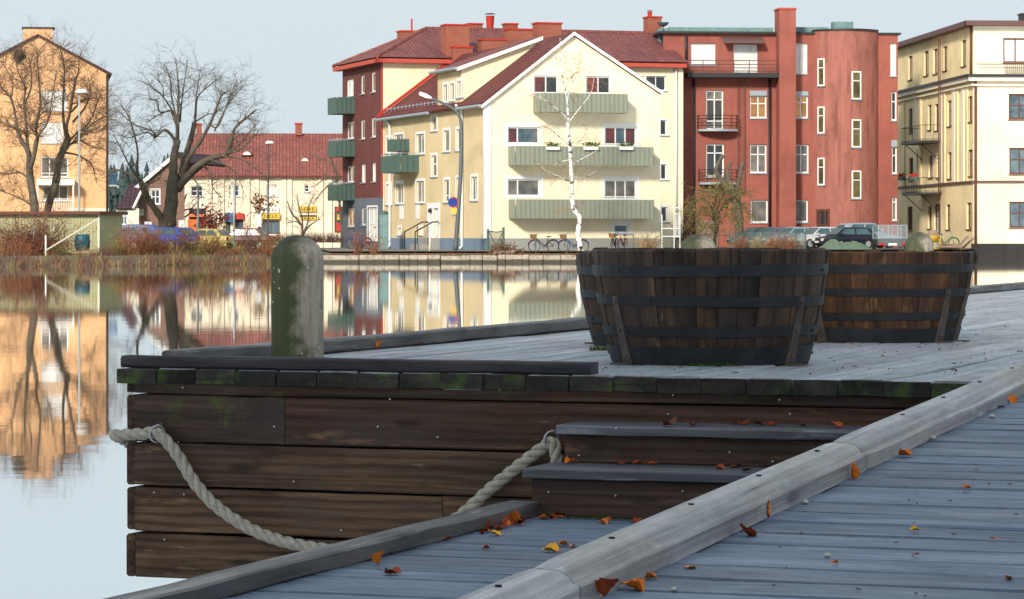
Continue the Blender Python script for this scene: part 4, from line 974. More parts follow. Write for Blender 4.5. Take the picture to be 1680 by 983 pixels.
for (xa, xb, rows__) in ((1342,1353.5,((96,141),(175,219),(259,304))),(1397,1412.5,((117,163),(196,242),(280,326)))):
    k = arcat((xa+xb)/2); p0, p1 = FR.w(*[arc[k][0],0], arc[k][1]), FR.w(arc[k+1][0],0,arc[k+1][1]); f2 = Fac(p0.xy, p1.xy)
    for ya, yb in rows__: window(f2, f2.rect(xa,ya,xb,yb), rb, 1, (.66,), 'white', 'glass_o', .09, 0, True, -.05)
k = arcat(1350); f2 = Fac(FR.w(arc[k][0],0,arc[k][1]).xy, FR.w(arc[k+1][0],0,arc[k+1][1]).xy); window(f2, f2.rect(1340,343,1361,380), rb, (0,.2,.75,1), (.3,), 'brown_frame', 'glass', .12, 0, False, -.05, name='door')
# terrace, balconies, ladder, awning
h = FR.rect(1124,121,1277,128.5); mb = MB(); FR.box(mb, h[0], h[2], h[1], h[3], .002, 1.2); ter = mb.build('terrace_slab', M['dark_metal'], rb)
mb = MB(); zl = [zy(q, 1200) for q in (101,107.5,113,118)]
for z in zl: mb.tube([FR.w(h[0],z,.0), FR.w(h[0],z,1.15), FR.w(h[2]-.1,z,1.15)], .03, 5)
for k in range(7): s_ = h[0]+(h[2]-h[0]-.1)*k/6; mb.tube([FR.w(s_,h[3],1.15), FR.w(s_,zl[0],1.15)], .03, 5)
mb.build('terrace_railing', M['dark_trim'], ter)
rail_balcony(FR, rb, 1144, 190, 1208, 216, 1.1, 'black_iron', 7, True, 'zinc', 1); rail_balcony(FR, rb, 1146, 279, 1208, 303, 1.1, 'black_iron', 7, True, 'zinc', 1)
mb = MB(); s0, s1_ = sx_(1209.5), sx_(1220); za_, zb_ = zy(137), zy(318)
for s_, q in ((s0, -1), (s1_, 1)): mb.tube([FR.w(s_,zb_,.25), FR.w(s_,za_,.25), FR.w(s_+.15*q,zy(125),.7), FR.w(s_+.15*q,zy(117),1.0)], .025, 5)
for k in range(30): z = zb_+(za_-zb_)*k/29; mb.tube([FR.w(s0,z,.25), FR.w(s1_,z,.25)], .015, 4)
mb.build('roof_ladder', M['dark_trim'], rb)
mb = MB(); h = FR.rect(1182,60,1249,71); n = 16
for k in range(n):
    a, b = h[0]+(h[2]-h[0])*k/n, h[0]+(h[2]-h[0])*(k+1)/n; mb.face(FR.w(a,h[3],.05), FR.w(b,h[3],.05), FR.w(b,h[1]+.1,.9), FR.w(a,h[1]+.1,.9)); mb.face(FR.w(a,h[1]+.1,.9), FR.w(b,h[1]+.1,.9), FR.w((a+b)/2+.1,h[1]-.06,.92), FR.w((a+b)/2-.1,h[1]-.06,.92))
mb.build('awning', M['dark_trim'], rb)
for px_, ya, mat in ((1125.5,58,'dark_metal'),(1138,130,'black_iron'),(1262.5,130,'black_iron')):
    s_, z_ = FR.sz(px_, ya); pipe(rb, [FR.w(s_,z_,.1), FR.w(s_,GZ if ya > 100 else zy(102),.1)], .09, mat)
fsolid(FR, rb, -.3, sP0+.05, zt, zt+.14, -4, .35, 'dark_metal', 'roof_edge'); fsolid(FR, rb, sP1, FR.L+.2, zt+.004, zt+.144, -4, .12, 'dark_metal', 'roof_edge')
fsolid(FR, rb, .6, sP0, zt+.14, zt+.5, -4, -1.0, 'copper', 'roof_hatch'); fsolid(FR, rb, sP1+.1, sB0+1.2, zt+.15, zt+.55, -4, -.8, 'copper', 'roof_hatch')
for (xa,ya,xb,yb,mat) in ((1375,33,1408,50,'copper'),(1300,33,1308,50,'dark_metal'),(1086,44,1106,60,'copper'),(1313,46,1345,50,'dark_metal')):
    h = FR.rect(xa,ya,xb,yb); fsolid(FR, rb, h[0], h[2], h[1]-.3, h[3], -2.5, -1.6, mat, 'roof_vent')
mb = MB(); p = FR.w(*FR.sz(1093,46), -1.5); mb.lathe([(.02,0),(.3,.15),(.42,.32)], p+Z*.15, 12); mb.tube([p-Z*.3, p+Z*.2], .04, 5); mb.build('satellite_dish', M['lamp_grey'], rb)
h = FR.rect(1142,362,1178,383); fsolid(FR, rb, h[0], h[2], GZ-.3, h[3], .01, .1, 'timber', 'garage_door')

# ------------------------------------------------------------------ yellow building at the water on the right
Y0 = v2((1597-CX)/F*195, 195); yl = v2(-.069, 1).normalized(); yr = v2(1, .069).normalized(); LY = 24.9
FYL = Fac(Y0+yl*LY, Y0); FYF = Fac(Y0, Y0+yr*14)
yb_ = root('yellow_building', 'yellow ochre apartment building with black plinth standing in the water', 'building', (Y0.x+6, Y0.y+8, 0))
zq = .9
rowsL = [[(1490,92,1497,131),(1515.6,84,1523.4,124),(1531,80,1538.4,121),(1547,76,1554,116),(1577,65.6,1585,108.6)],
 [(1491,178,1497,218),(1522,172,1528,213),(1533.5,171,1540,214),(1554,165,1561,207),(1588,158,1595,200)],
 [(1491.5,259,1498,296),(1523,255,1530,292),(1536.6,254,1542,292),(1554.6,250,1561,293),(1588,245.6,1595.5,289)],
 [(1489,339,1497,379),(1522,338,1528.4,375),(1532,334.5,1543,385),(1552,335.7,1559,376.6),(1585.7,332.6,1594,376)]]
zc1 = FYL.sz(1593, 126)[1]; zt1_ = FYL.sz(1593, 44)[1]; zst = FYL.sz(1560, 303)[1]
top = [FYL.rect(*q) for q in rowsL[0]]; rest = [FYL.rect(*q) for r in rowsL[1:] for q in r]
wall(FYL, [(0,zq-.6),(0,zc1),(LY,zc1),(LY,zq-.6)], rest, yb_, M['yellow'], 'side_wall', .2)
wall(FYL, [(0,zc1),(0,zt1_),(LY,zt1_),(LY,zc1)], top, yb_, M['yellow'], 'attic_wall', .2)
for h in top: window(FYL, h, yb_, 2, None, 'brown_frame', 'glass_c', .1, 0, True, .15)
for k, h in enumerate(rest): window(FYL, h, yb_, 2, (.6,), 'brown_frame', 'glass' if k % 3 else 'glass_b', .1, 0, k != 12, .15, name='door' if k in (12,) else 'window')
wf = [(1646,62.7,1686,103),(1655,154,1690,196),(1656,242.6,1690,286),(1656,331,1690,374)]
hol = [FYF.rect(*q) for q in wf]; wall(FYF, [(0,zq),(0,zt1_),(14,zt1_),(14,zq)], hol, yb_, M['ivory'], 'front_wall', .2)
for k, h in enumerate(hol): window(FYF, h, yb_, 2, (.55,) if k else None, 'brown_frame', 'glass_w' if k == 0 else 'glass_b', .1, .0, True, .12)
fsolid(FYF, yb_, -.1, 14, -.8, zq, -.2, .18, 'bank_black', 'plinth'); fsolid(FYL, yb_, 0, LY+.15, .2, zq-.35, -.2, .12, 'bank_black', 'plinth')
for (zA, hA, dA, mA) in ((zc1-.05,.16,.55,'dark_metal'),(zc1-.32,.26,.4,'cream_trim'),(zc1-.62,.12,.22,'cream_trim'),(zt1_,.32,.6,'dark_trim'),(zst,.14,.12,'dark_trim')):
    for f_, a, b in ((FYL,-.1,LY+dA),(FYF,-dA+.0,14)):
        mb = MB(); f_.box(mb, a, b, zA, zA+hA, -.05, dA if f_ is FYL else dA-.003); mb.build('cornice', M[mA], yb_)
for k in range(9):                       # flat pilaster strips between the windows
    pxk = (1484,1504,1511,1545,1550,1566,1571,1581,1587)[k]; s_ = FYL.sz(pxk, 240)[0]; fsolid(FYL, yb_, s_-.35, s_+.35, zst+.15, zc1-.63, .003, .1, 'cream_trim' if k % 2 else 'yellow', 'pilaster')
rail_balcony(FYL, yb_, 1510, 208, 1545, 236, 1.35, 'black_iron', 18); rail_balcony(FYL, yb_, 1511, 293, 1545, 320, 1.35, 'black_iron', 18)
for ya, yb2 in ((236,262),(320,346)):
    mb = MB()
    for px_ in (1513, 1541): s_, z_ = FYL.sz(px_, ya); mb.tube([FYL.w(s_,z_,1.25), FYL.w(s_,z_-1.1,.02)], .03, 5)
    mb.build('balcony_brace', M['black_iron'], yb_)
for px_ in (1500, 1521):
    s_, z_ = FYL.sz(px_+12, 293); c = FYL.w(s_, z_, 1.4); fb = root('flower_box', 'dark flower box with red flowers on the lower ochre balcony railing', 'flower box', c, 'red flower boxes on the ochre balcony')
    mb = MB(); mb.box(c, (1.6,.22,.25), FYL.e, FYL.n); mb.build('box', M['teal_metal'], fb); mb = MB()
    for k in range(120): p = c+FYL.e*rnd.uniform(-.8,.8)+FYL.n*rnd.gauss(0,.08)+Z*rnd.uniform(.12,.32); d = Vector((rnd.gauss(0,.06), rnd.gauss(0,.06), rnd.gauss(0,.06))); mb.face(p, p+d, p+Vector((d.z, d.x, d.y)))
    mb.build('flowers', M['ad_red'], fb)
pipe(yb_, [FYF.w(.12, zc1, .1), FYF.w(.12, .4, .1)], .085, 'brown_frame'); pipe(yb_, [FYL.w(LY-.25, zt1_, .1), FYL.w(LY-.25, zc1, .12)], .07, 'brown_frame')
for px_ in (1552, 1554.5): s_ = FYL.sz(px_, 200)[0]; pipe(yb_, [FYL.w(s_, FYL.sz(px_,55)[1], .5), FYL.w(s_, FYL.sz(px_,345)[1], .5)], .035, 'brown_frame', 'ladder_rail')
h = FYF.rect(1647,106,1690,124); mb = MB()
for k in range(14): s_ = h[0]+(h[2]-h[0])*k/13; mb.tube([FYF.w(s_,h[1],.35), FYF.w(s_,h[3],.35)], .02, 4)
for z in (h[1], h[3]): mb.tube([FYF.w(.1,z,.35), FYF.w(h[2],z,.35)], .03, 5)
mb.build('terrace_railing', M['dark_trim'], yb_)
chimney(yb_, 1636, 36, 1652, 42, 205, FYF, 1.0, 'chimney_brick', False); chimney(yb_, 1673, 25, 1684, 42, 203, FYF, 1.0, 'dark_metal')
mb = MB(); p0_, p1_ = FYL.w(0,zt1_+.32,.6), FYL.w(LY+.6,zt1_+.32,.6); mb.face(p0_, p1_, FYF.w(14,zt1_+.32,.6), FYL.w(0,zt1_+.32,-14)); mb.build('roof', M['dark_metal'], yb_)

# ------------------------------------------------------------------ apricot building on the left
FO = pxfac(-150, 238, 178, 240.4); ob = root('apricot_building', 'apricot plastered apartment building with broad chimney behind bare trees', 'building', (FO.w(8,0).x, 247, GZ))
sA, zA_ = FO.sz(62, 60); zE = FO.sz(178, 122)[1]; sL = sA-(FO.L-sA)
wo_ = [(69,148,110,182,(0,.45,1),(.2,)),(67,201,104,235,(0,.3,.7,1),(.2,)),(67,257,112,291,(0,.3,.7,1),(.2,)),(70,305,112,330,3,(.15,))]
hol = [FO.rect(*q[:4]) for q in wo_]
wall(FO, [(sL,GZ-.4),(sL,zE),(sA,zA_),(FO.L,zE),(FO.L,GZ-.4)], hol, ob, M['orange'], 'gable_wall')
for q, h in zip(wo_, hol): window(FO, h, ob, q[4], q[5], 'white', rnd.choice(['glass_b','glass_w','glass_c']), .1, 0, True)
mb = MB()
for (a, za2, b, zb2) in ((sL-.3, zE-.15, sA, zA_), (sA+.002, zA_, FO.L+.3, zE-.15)): slab(mb, [FO.w(a,za2+.2,.25), FO.w(b,zb2+.2,.25), FO.w(b,zb2+.2,-12), FO.w(a,za2+.2,-12)], .18)
mb.build('roof', M['tile_purple'], ob)
h = FO.rect(38,47,86,84); mb = MB(); FO.box(mb, h[0], h[2], h[1]-1.2, h[3], -1.6, .06); o = mb.build('chimney', M['orange'], ob); mb = MB(); FO.box(mb, h[0]-.1, h[2]+.2, h[3], h[3]+.12, -1.7, .16); mb.build('chimney_cap', M['dark_metal'], o)
pipe(ob, [FO.w(FO.L-.12,zE,.1), FO.w(FO.L-.12,GZ,.1)], .08, 'dark_metal')
fsolid(FO, ob, FO.L-3.2, FO.L+.02, GZ-.3, FO.sz(170,342)[1], .004, .08, 'cream_trim', 'plinth')
h = FO.rect(60,295,122,346); mb = MB(); FO.box(mb, h[0], h[2], h[3]-.45, h[3], .02, 1.6); por = mb.build('porch_roof', M['white'], ob); mb = MB()
for s_ in (h[0]+.1, h[2]-.1): mb.tube([FO.w(s_,h[1]-.8,1.5), FO.w(s_,h[3]-.4,1.5)], .07, 6)
for k in range(16): s_ = h[0]+.1+(h[2]-h[0]-.2)*k/15; mb.tube([FO.w(s_,h[1]-.1,1.5), FO.w(s_,h[1]+.75,1.5)], .03, 4)
mb.tube([FO.w(h[0],h[1]+.78,1.5), FO.w(h[2],h[1]+.78,1.5)], .05, 5); mb.build('porch_railing', M['white'], por)
FOs = Fac(FO.w(FO.L,0).xy, FO.w(FO.L,0,-12).xy); FOs.n = Vector((1,0,0))
mb = MB(); mb.face(FO.w(FO.L,GZ-.4), FO.w(FO.L,GZ-.4,-12), FO.w(FO.L,zE,-12), FO.w(FO.L,zE)); mb.build('side_wall', M['orange'], ob)
for ya, yb2, cl in ((178,194,'zinc'),(233,250,'zinc'),(286,304,'ad_blue')):
    z1_, z0_ = FO.sz(185,ya)[1], FO.sz(185,yb2)[1]; mb = MB(); mb.box(FO.w(FO.L+.35,z0_,-1.5), (.7,3,.15), FO.e, FO.n); o = mb.build('balcony', M['white'], ob); mb = MB()
    for k in range(7): p = FO.w(FO.L+.05+k*.1,z0_,.02); mb.tube([p, p+Z*(z1_-z0_)], .035, 4)
    mb.tube([FO.w(FO.L,z1_,.02), FO.w(FO.L+.7,z1_,.02), FO.w(FO.L+.7,z1_,-3)], .05, 5); mb.build('balcony_railing', M[cl], o)

# ------------------------------------------------------------------ long shop building with red tiled roof
FS = pxfac(296, 235, 580, 236); sb_ = root('shop_building', 'long cream shop building with broad red tiled roof', 'building', (FS.w(6,0).x, 241, GZ))
zev = FS.sz(430, 286)[1]
ws = [(313,305,333,322,2,'glass'),(375,304,393,322,2,'glass_b'),(437,303,455,322,2,'glass_w'),(310,342,338,352,3,'glass'),(310,354,338,378,2,'glass_c'),(370,352,399,384,3,'glass_b'),(430,362,459,384,2,'glass_b'),(492,353,520,360,2,'glass_c'),(499,303,507.5,315,1,'glass'),(549,339,562,382,2,'glass_c')]
hol = [FS.rect(*q[:4]) for q in ws]; wall(FS, [(0,GZ-.4),(0,zev),(FS.L,zev),(FS.L,GZ-.4)], hol, sb_, M['shopwall'], 'wall')
for q, h in zip(ws, hol): window(FS, h, sb_, q[4], (.5,) if q[1] < 325 else None, 'white' if q[1] < 330 else 'dark_trim', q[5], .07, 0, q[1] < 330)
z_r = FS.sz(430,219)[1]*1.02; ov2 = FS.w(0,0)
mb = MB(); p = [FS.w(-.3,zev-.1,.5), FS.w(FS.L+.3,zev-.1,.5), FS.w(FS.L+.3,z_r,-5.5), FS.w(1.0,z_r,-5.5)]; slab(mb, p, .2); mb.face(FS.w(-.3,zev-.1,-11.5), FS.w(FS.L+.3,zev-.1,-11.5), FS.w(FS.L+.3,z_r,-5.5), FS.w(1.0,z_r,-5.5)); mb.face(FS.w(-.3,zev-.1,.5), FS.w(1.0,z_r,-5.5), FS.w(-.3,zev-.1,-11.5)); mb.build('roof', M['tile_red'], sb_)
fsolid(FS, sb_, -.1, FS.L+.2, zev-.32, zev-.13, .003, .3, 'white', 'eaves_cornice')
for px_ in (344,364,382,406,421,466,475,526,541): s_ = FS.sz(px_, 330)[0]; fsolid(FS, sb_, s_-.18, s_+.18, GZ-.3, zev-.33, .003, .12, 'cream_trim' if px_ in (421,475,541) else 'shopwall', 'pilaster')
chimney(sb_, 484, 204, 496, 222, 241, FS, .8); chimney(sb_, 322, 205, 331, 224, 241, FS, .8)
for px_, py_ in ((500,266),(360,265),(405,255),(370,266)):   # eyebrow dormers on the slope
    c = W(px_, py_, 237.3); mb = MB(); ar = [c+Vector((.42*math.cos(math.pi*k/8), 0, .38*math.sin(math.pi*k/8))) for k in range(9)]; mb.prism(ar, (0,1.6,0)); o = mb.build('roof_dormer', M['tile_red'], sb_)
    mb = MB(); mb.prism([c+Vector((.3*math.cos(math.pi*k/8), -.03, .04+.26*math.sin(math.pi*k/8))) for k in range(9)], (0,.025,0)); mb.build('dormer_window', M['white'], o)
for (q, mat, d) in (((309,352.5,339,356),'ad_orange',.3),((308,360,325,379),'ad_orange',.05),((329,360,338,370),'ad_red',.05),((369,350,384,364),'ad_blue',.6),((384,350,400,360),'ad_red',.3),((430,340,458,349),'sign_white',.1),((430,350.5,459,359.5),'ad_yellow',.25),((492,338.5,519,347.5),'ad_yellow',.12),((492,356,519,361),'ad_yellow',.08),((551,340,558,347),'ad_red',.12),((553,352,560,361),'ad_yellow',.12),((551,366,559,380),'ad_red',.1)):
    h = FS.rect(*q); mb = MB(); FS.box(mb, h[0], h[2], h[1], h[3], .03, d+.03)
    o = mb.build('shop_sign' if d < .2 else 'awning', M[mat], sb_)
    if q[:2] in ((430,340),(430,350.5),(492,338.5),(492,356)):
        mb = MB(); n = 5; r_ = random.Random(q[0]+q[1])
        for k in range(n):
            a = h[0]+(h[2]-h[0])*(.1+.8*k/n); wl_ = (h[2]-h[0])*.09; zz0, zz1 = h[1]+(h[3]-h[1])*.25, h[1]+(h[3]-h[1])*.78
            FS.box(mb, a, a+.05, zz0, zz1, d+.033, d+.04)
            for zz in (zz0, zz1-.05)[:1+r_.randrange(2)]: FS.box(mb, a+.052, a+wl_, zz, zz+.05, d+.033, d+.04)
        mb.build('lettering', M['lettering'], o)

# ------------------------------------------------------------------ small brick house between them
FH = pxfac(226, 204.6, 303, 204); hb = root('brick_house', 'small brown brick house with purple tiled roof and white verge boards', 'house', (FH.w(1.5,0).x, 209, GZ))
sAp, zAp = FH.sz(290, 252); zE0 = FH.sz(228, 305)[1]
hh_ = [FH.rect(247,311,262,335), FH.rect(226,343,236,353), FH.rect(292,360,303,385)]
wall(FH, [(0,GZ-.4),(0,zE0),(sAp,zAp),(FH.L,zAp-.55),(FH.L,GZ-.4)], hh_, hb, M['house_brick'], 'gable_wall')
window(FH, hh_[0], hb, 2, (.5,), 'white', 'glass', .08, .06); window(FH, hh_[1], hb, 1, None, 'white', 'glass_w', .05); window(FH, hh_[2], hb, 1, None, 'white', 'glass_w', .08, name='door')
mb = MB(); slab(mb, [FH.w(-.5,zE0-.35,.25), FH.w(sAp,zAp+.12,.25), FH.w(sAp,zAp+.12,-9), FH.w(-.5,zE0-.35,-9)], .16); slab(mb, [FH.w(sAp+.003,zAp+.12,.25), FH.w(FH.L+.3,zAp-.6,.25), FH.w(FH.L+.3,zAp-.6,-9), FH.w(sAp+.003,zAp+.12,-9)], .16); mb.build('roof', M['tile_purple'], hb)
mb = MB(); p, q = FH.w(-.5,zE0-.5,.26), FH.w(sAp,zAp-.02,.26); mb.box8([p-Z*.2, q-Z*.2, q-Z*.2+FH.n*.05, p-Z*.2+FH.n*.05, p+Z*.12, q+Z*.12, q+Z*.12+FH.n*.05, p+Z*.12+FH.n*.05]); mb.build('verge_board', M['white'], hb)
c = W(192, 342, 203); FE = pxfac(191, 203, 228, 203)    # lean-to porch
za_, zb_ = FE.sz(193,342)[1], FE.sz(232,300)[1]
mb = MB(); slab(mb, [FE.w(0,za_,.2), FE.w(FE.L-.35,za_,.2), FE.w(FE.L+.25,zb_,-1.6), FE.w(.75,zb_,-1.6)], .12); mb.build('porch_roof', M['tile_purple'], hb)
hp = [FE.rect(193,345,209,369)]; wall(FE, [(0,GZ-.4),(0,za_),(FE.L,za_),(FE.L,GZ-.4)], hp, hb, M['cream_trim'], 'porch_wall'); window(FE, hp[0], hb, 3, (.6,), 'white', 'glass_b', .07)
mb = MB(); p, q = FE.w(FE.L-.35,za_+.02,.22), FE.w(FE.L+.25,zb_+.05,-1.58); mb.tube([p, q], .09, 5); mb.build('porch_verge', M['white'], hb)
# ------------------------------------------------------------------ wooded hill far behind
mb = MB(); n = 30
for k in range(n):
    a, b = -190+k*12, -190+(k+1)*12; f_ = lambda x: 15*math.exp(-((x+75)/60)**2)+2*mnoise.noise(Vector((x*.05,0,0)))
    mb.face((a,690,0), (b,690,0), (b,760,f_(b)), (a,760,f_(a))); mb.face((a,760,f_(a)), (b,760,f_(b)), (b,860,0), (a,860,0))
M['hill'] = plain('hill_soil', (.05,.07,.06), .95); o = mb.build('hill', M['hill']); o['kind'] = 'structure'
M['forest'] = plain('forest_needles', (.055,.085,.085), .95, 0, .4, .3)
mb = MB()
for k in range(1300):
    x = rnd.uniform(-230,60); y = rnd.uniform(705,760); z0 = (y-690)/70*(15*math.exp(-((x+75)/60)**2)); h_ = rnd.uniform(4,8); r_ = h_*.22; p = Vector((x,y,max(.5,z0)-.3))
    for lv in range(3):
        zz = h_*(.15+.28*lv); rr = r_*(1-.25*lv); ring = [p+Vector((rr*rnd.uniform(.7,1.2)*math.cos(2*math.pi*q/6), rr*rnd.uniform(.7,1.2)*math.sin(2*math.pi*q/6), zz)) for q in range(6)]; tp = p+Z*(zz+h_*.42)
        for q in range(6): mb.face(ring[q], ring[(q+1)%6], tp)
o = mb.build('distant_forest', M['forest'], uv=False); o['kind'] = 'stuff'

# ------------------------------------------------------------------ unseen tall building added behind the camera to shade the pier
FQ = Fac((-18,-16), (-4,-16)); nq = root('quayside_building', 'unseen tall pale grey building added behind the camera to shade the pier', 'building', (-11,-20,.4)); hq = 17.0
hol = [(a, z, a+1.3, z+1.7) for z in (1.6,5.0,8.4,11.8,14.6) for a in [2+3.3*k for k in range(4)]]
M['greyplaster'] = plaster('grey_plaster', (.6,.59,.57)); wall(FQ, [(0,-.5),(0,hq),(14,hq),(14,-.5)], hol, nq, M['greyplaster'], 'front_wall')
for h in hol: window(FQ, h, nq, 1, None, 'white', 'glass', .09, 0, False)
mb = MB(); FQ.box(mb, -.3, 14.3, hq, hq+.4, -12, .5); mb.build('roof', M['dark_metal'], nq); fsolid(FQ, nq, 0, 14, -.5, hq, -12, -.6, 'greyplaster', 'rear_block')
# ------------------------------------------------------------------ bare trees
M['bark'] = plain('grey_bark', (.125,.105,.082), .95, 0, .45, 2.5, bump=.5); M['bark_green'] = plain('mossy_bark', (.07,.078,.058), .95, 0, .45, 2.5, bump=.5)
M['twig'] = plain('brown_twigs', (.17,.105,.07), .9, 0, .3, 1); M['twig_dark'] = plain('dark_twigs', (.11,.097,.078), .9, 0, .3, 1)
M['twig_orange'] = plain('birch_twigs', (.33,.20,.11), .9, 0, .3, 1); M['twig_olive'] = plain('olive_twigs', (.14,.125,.06), .9, 0, .35, 1)
t = NT('birch_bark'); co = t.coords('Object', False, (1,1,1.6)); f_ = t.noise(co, 2.6, 4, .7); c = t.ramp(f_, [(.42,(.03,.028,.025)),(.47,(.74,.72,.68)),(.8,(.85,.84,.8))]); M['birch'] = t.done(c, .8)
M['leaf_dry'] = plain('dry_leaves', (.24,.075,.03), .9, 0, .4, 2); M['leaf_olive'] = plain('olive_leaves', (.22,.17,.04), .9, 0, .4, 2); M['leaf_red'] = plain('dark_red_leaves', (.15,.022,.018), .9, 0, .4, 2)
M['cane_rust'] = plain('rust_canes', (.26,.115,.06), .95, 0, .35, 2); M['cane_purple'] = plain('purple_brown_canes', (.135,.075,.062), .95, 0, .35, 2); M['cane_straw'] = plain('straw_grass', (.36,.25,.12), .95, 0, .3, 2); M['cane_olive'] = plain('olive_herbs', (.20,.16,.055), .95, 0, .35, 2)
def grow(mb, r, p, d, L, rad, lvl, droop=0, leaves=None, nch=3):
    n = 4; pts = [p]; q = p.copy(); dd = d.copy(); st = L/n
    for k in range(n):
        dd = (dd+Vector((r.gauss(0,.16), r.gauss(0,.16), r.gauss(0,.16)-droop*(k+1)/n))).normalized(); q = q+dd*st; pts.append(q)
    mb.tube(pts, [rad*(1-.75*k/n) for k in range(n+1)], 3, False)
    if leaves is not None and lvl <= 1:
        for k in range(leaves[1]):
            c = pts[r.randrange(1, n+1)]+Vector((r.gauss(0,.05), r.gauss(0,.05), r.gauss(0,.05))); s_ = leaves[2]
            leaves[0].face(c, c+Vector((r.uniform(-s_,s_), r.uniform(-s_,s_), r.uniform(-s_,s_))), c+Vector((r.uniform(-s_,s_), r.uniform(-s_,s_), r.uniform(-s_,s_))))
    if lvl > 0:
        for k in range(nch):
            i = r.randrange(1, n+1); ax = Vector((r.gauss(0,1), r.gauss(0,1), r.gauss(0,.6))).normalized()
            grow(mb, r, pts[i], (dd*.75+ax*.75+Z*.12).normalized(), L*r.uniform(.45,.7), rad*.55, lvl-1, droop, leaves, nch)
def tree(name, label, D, limbs, bark, twig, seed, tw, leafspec=None, group=None, base=None, thin=1.0):
    r = random.Random(seed); b0 = W(*(base or limbs[0][0][0]), D); R = root(name, label, 'tree', (b0.x, b0.y, GZ-.1), group)
    tm, cm, lf = MB(), MB(), MB(); sc = D/F
    for (pts, w0, w1, ya, yb) in limbs:
        n = len(pts); P = []
        jt = 1.6 if w0 < 14 else .6
        for i, (x, y) in enumerate(pts): P.append(W(x+(r.gauss(0,jt) if 0 < i else 0), y+(r.gauss(0,jt) if 0 < i < n-1 else 0), D+ya+(yb-ya)*i/max(1,n-1)))
        k_ = 1 if w0 > 30 else .95 if w0 > 24 else (thin+1)/2 if w0 > 15 else thin
        P = catmull(P, 4); N = len(P); rr = [(w0+(w1-w0)*(i/(N-1))**.8)*k_*sc/2*(1+.08*r.gauss(0,1)) for i in range(N)]
        tm.tube(P, rr, 7 if w0 > 8 else 5)
        L0 = sum((P[i+1]-P[i]).length for i in range(N-1)); cnt = max(2, int(L0*tw['dens']))
        if w0 > 14 and w1 > 8: cnt = cnt//3
        for k in range(cnt):
            q = r.uniform(tw.get('from', .25), 1)**.8; i = min(N-2, int(q*(N-1))); d = (P[i+1]-P[i]).normalized()
            ax = Vector((r.gauss(0,1), r.gauss(0,1), r.gauss(0,.7))).normalized()
            grow(cm, r, P[i], (d*tw.get('along',.6)+ax*.8+Z*tw.get('up',.2)).normalized(), tw['len']*r.uniform(.5,1.2), max(tw['rad'], rr[i]*.35) if rr[i] < .1 else tw['rad'], tw['lvl'], tw.get('droop', 0), (lf, leafspec[0], leafspec[1]) if leafspec else None, tw.get('nch', 3))
    tm.build('trunk', M[bark], R, True, False); cm.build('crown', M[twig], R, False, False)
    if leafspec and lf.f: lf.build('dry_leaves', M[leafspec[2]], R, False, False)
    return R
tree('bare_tree', 'gnarled spreading bare tree between the brick house and red tiled roof', 190, [
 ([(272,390),(274,372),(280,340),(283,316),(284,290),(286,258),(291,230)],33,11,0,-.5), ([(291,230),(294,182),(292,141),(288,94)],13,2,-.5,1),
 ([(291,232),(287,190),(282,161),(278,129),(267,104)],8,2,-.5,-2), ([(295,200),(300,171),(303,140),(306,98)],7,2,0,2), ([(283,318),(296,290),(302,263),(312,230),(320,202)],20,11,0,2), ([(320,202),(320,167),(325,140),(331,110)],8,2,2,3),
 ([(321,190),(326,161),(345,142),(366,122)],7,2,2,0), ([(320,200),(338,188),(352,184),(366,176)],5,1.5,2,3), ([(296,290),(306,275),(310,259),(332,226),(349,194),(363,157),(376,150)],16,2,0,-3), ([(345,205),(359,206),(375,170),(400,141)],7,2,-2,-3), ([(352,215),(372,175),(392,131)],6,2,-2,1),
 ([(290,310),(306,290),(325,271),(350,258),(372,253),(379,235),(385,212),(402,195),(420,180)],20,3,0,-4), ([(372,253),(390,240),(410,215),(428,197)],8,2,-3,-5), ([(360,256),(395,246),(412,228),(427,213)],7,2,-3,-1),
 ([(290,205),(282,184),(270,184),(261,192),(243,200)],9,3,0,2), ([(268,184),(263,180),(258,168),(251,159),(243,156)],6,2,0,-2), ([(288,190),(268,157),(252,142),(241,133)],6,2,0,-3), ([(268,157),(262,140),(245,118)],4,1.5,-1,-2),
 ([(287,250),(286,228),(270,216),(255,224),(247,216),(221,204),(192,180)],13,2,0,-3), ([(255,224),(240,216),(215,228),(196,222)],5,1.5,0,-3), ([(274,372),(259,351),(245,330),(238,316),(230,297)],16,13,0,-2), ([(230,297),(228,280),(225,243),(217,210),(208,184),(198,173)],10,2,-2,-4), ([(230,297),(215,272),(200,247),(187,222)],7,2,-2,-5), ([(232,300),(210,285),(190,280),(178,290)],7,2,-2,1), ([(238,316),(246,300),(262,290),(268,270)],6,2,-2,0),
 ([(330,268),(345,285),(350,310),(362,325)],7,1.5,0,-3), ([(345,262),(372,270),(390,290),(405,322)],6,1.5,-2,-3), ([(365,256),(395,262),(420,275),(440,300)],6,1.5,-3,-2), ([(310,285),(322,300),(325,330)],6,1.5,0,-2)],
 'bark', 'twig_dark', 11, dict(dens=4.0, len=1.45, rad=.017, lvl=2, along=.7, up=.12, droop=.07, nch=3), thin=.55)
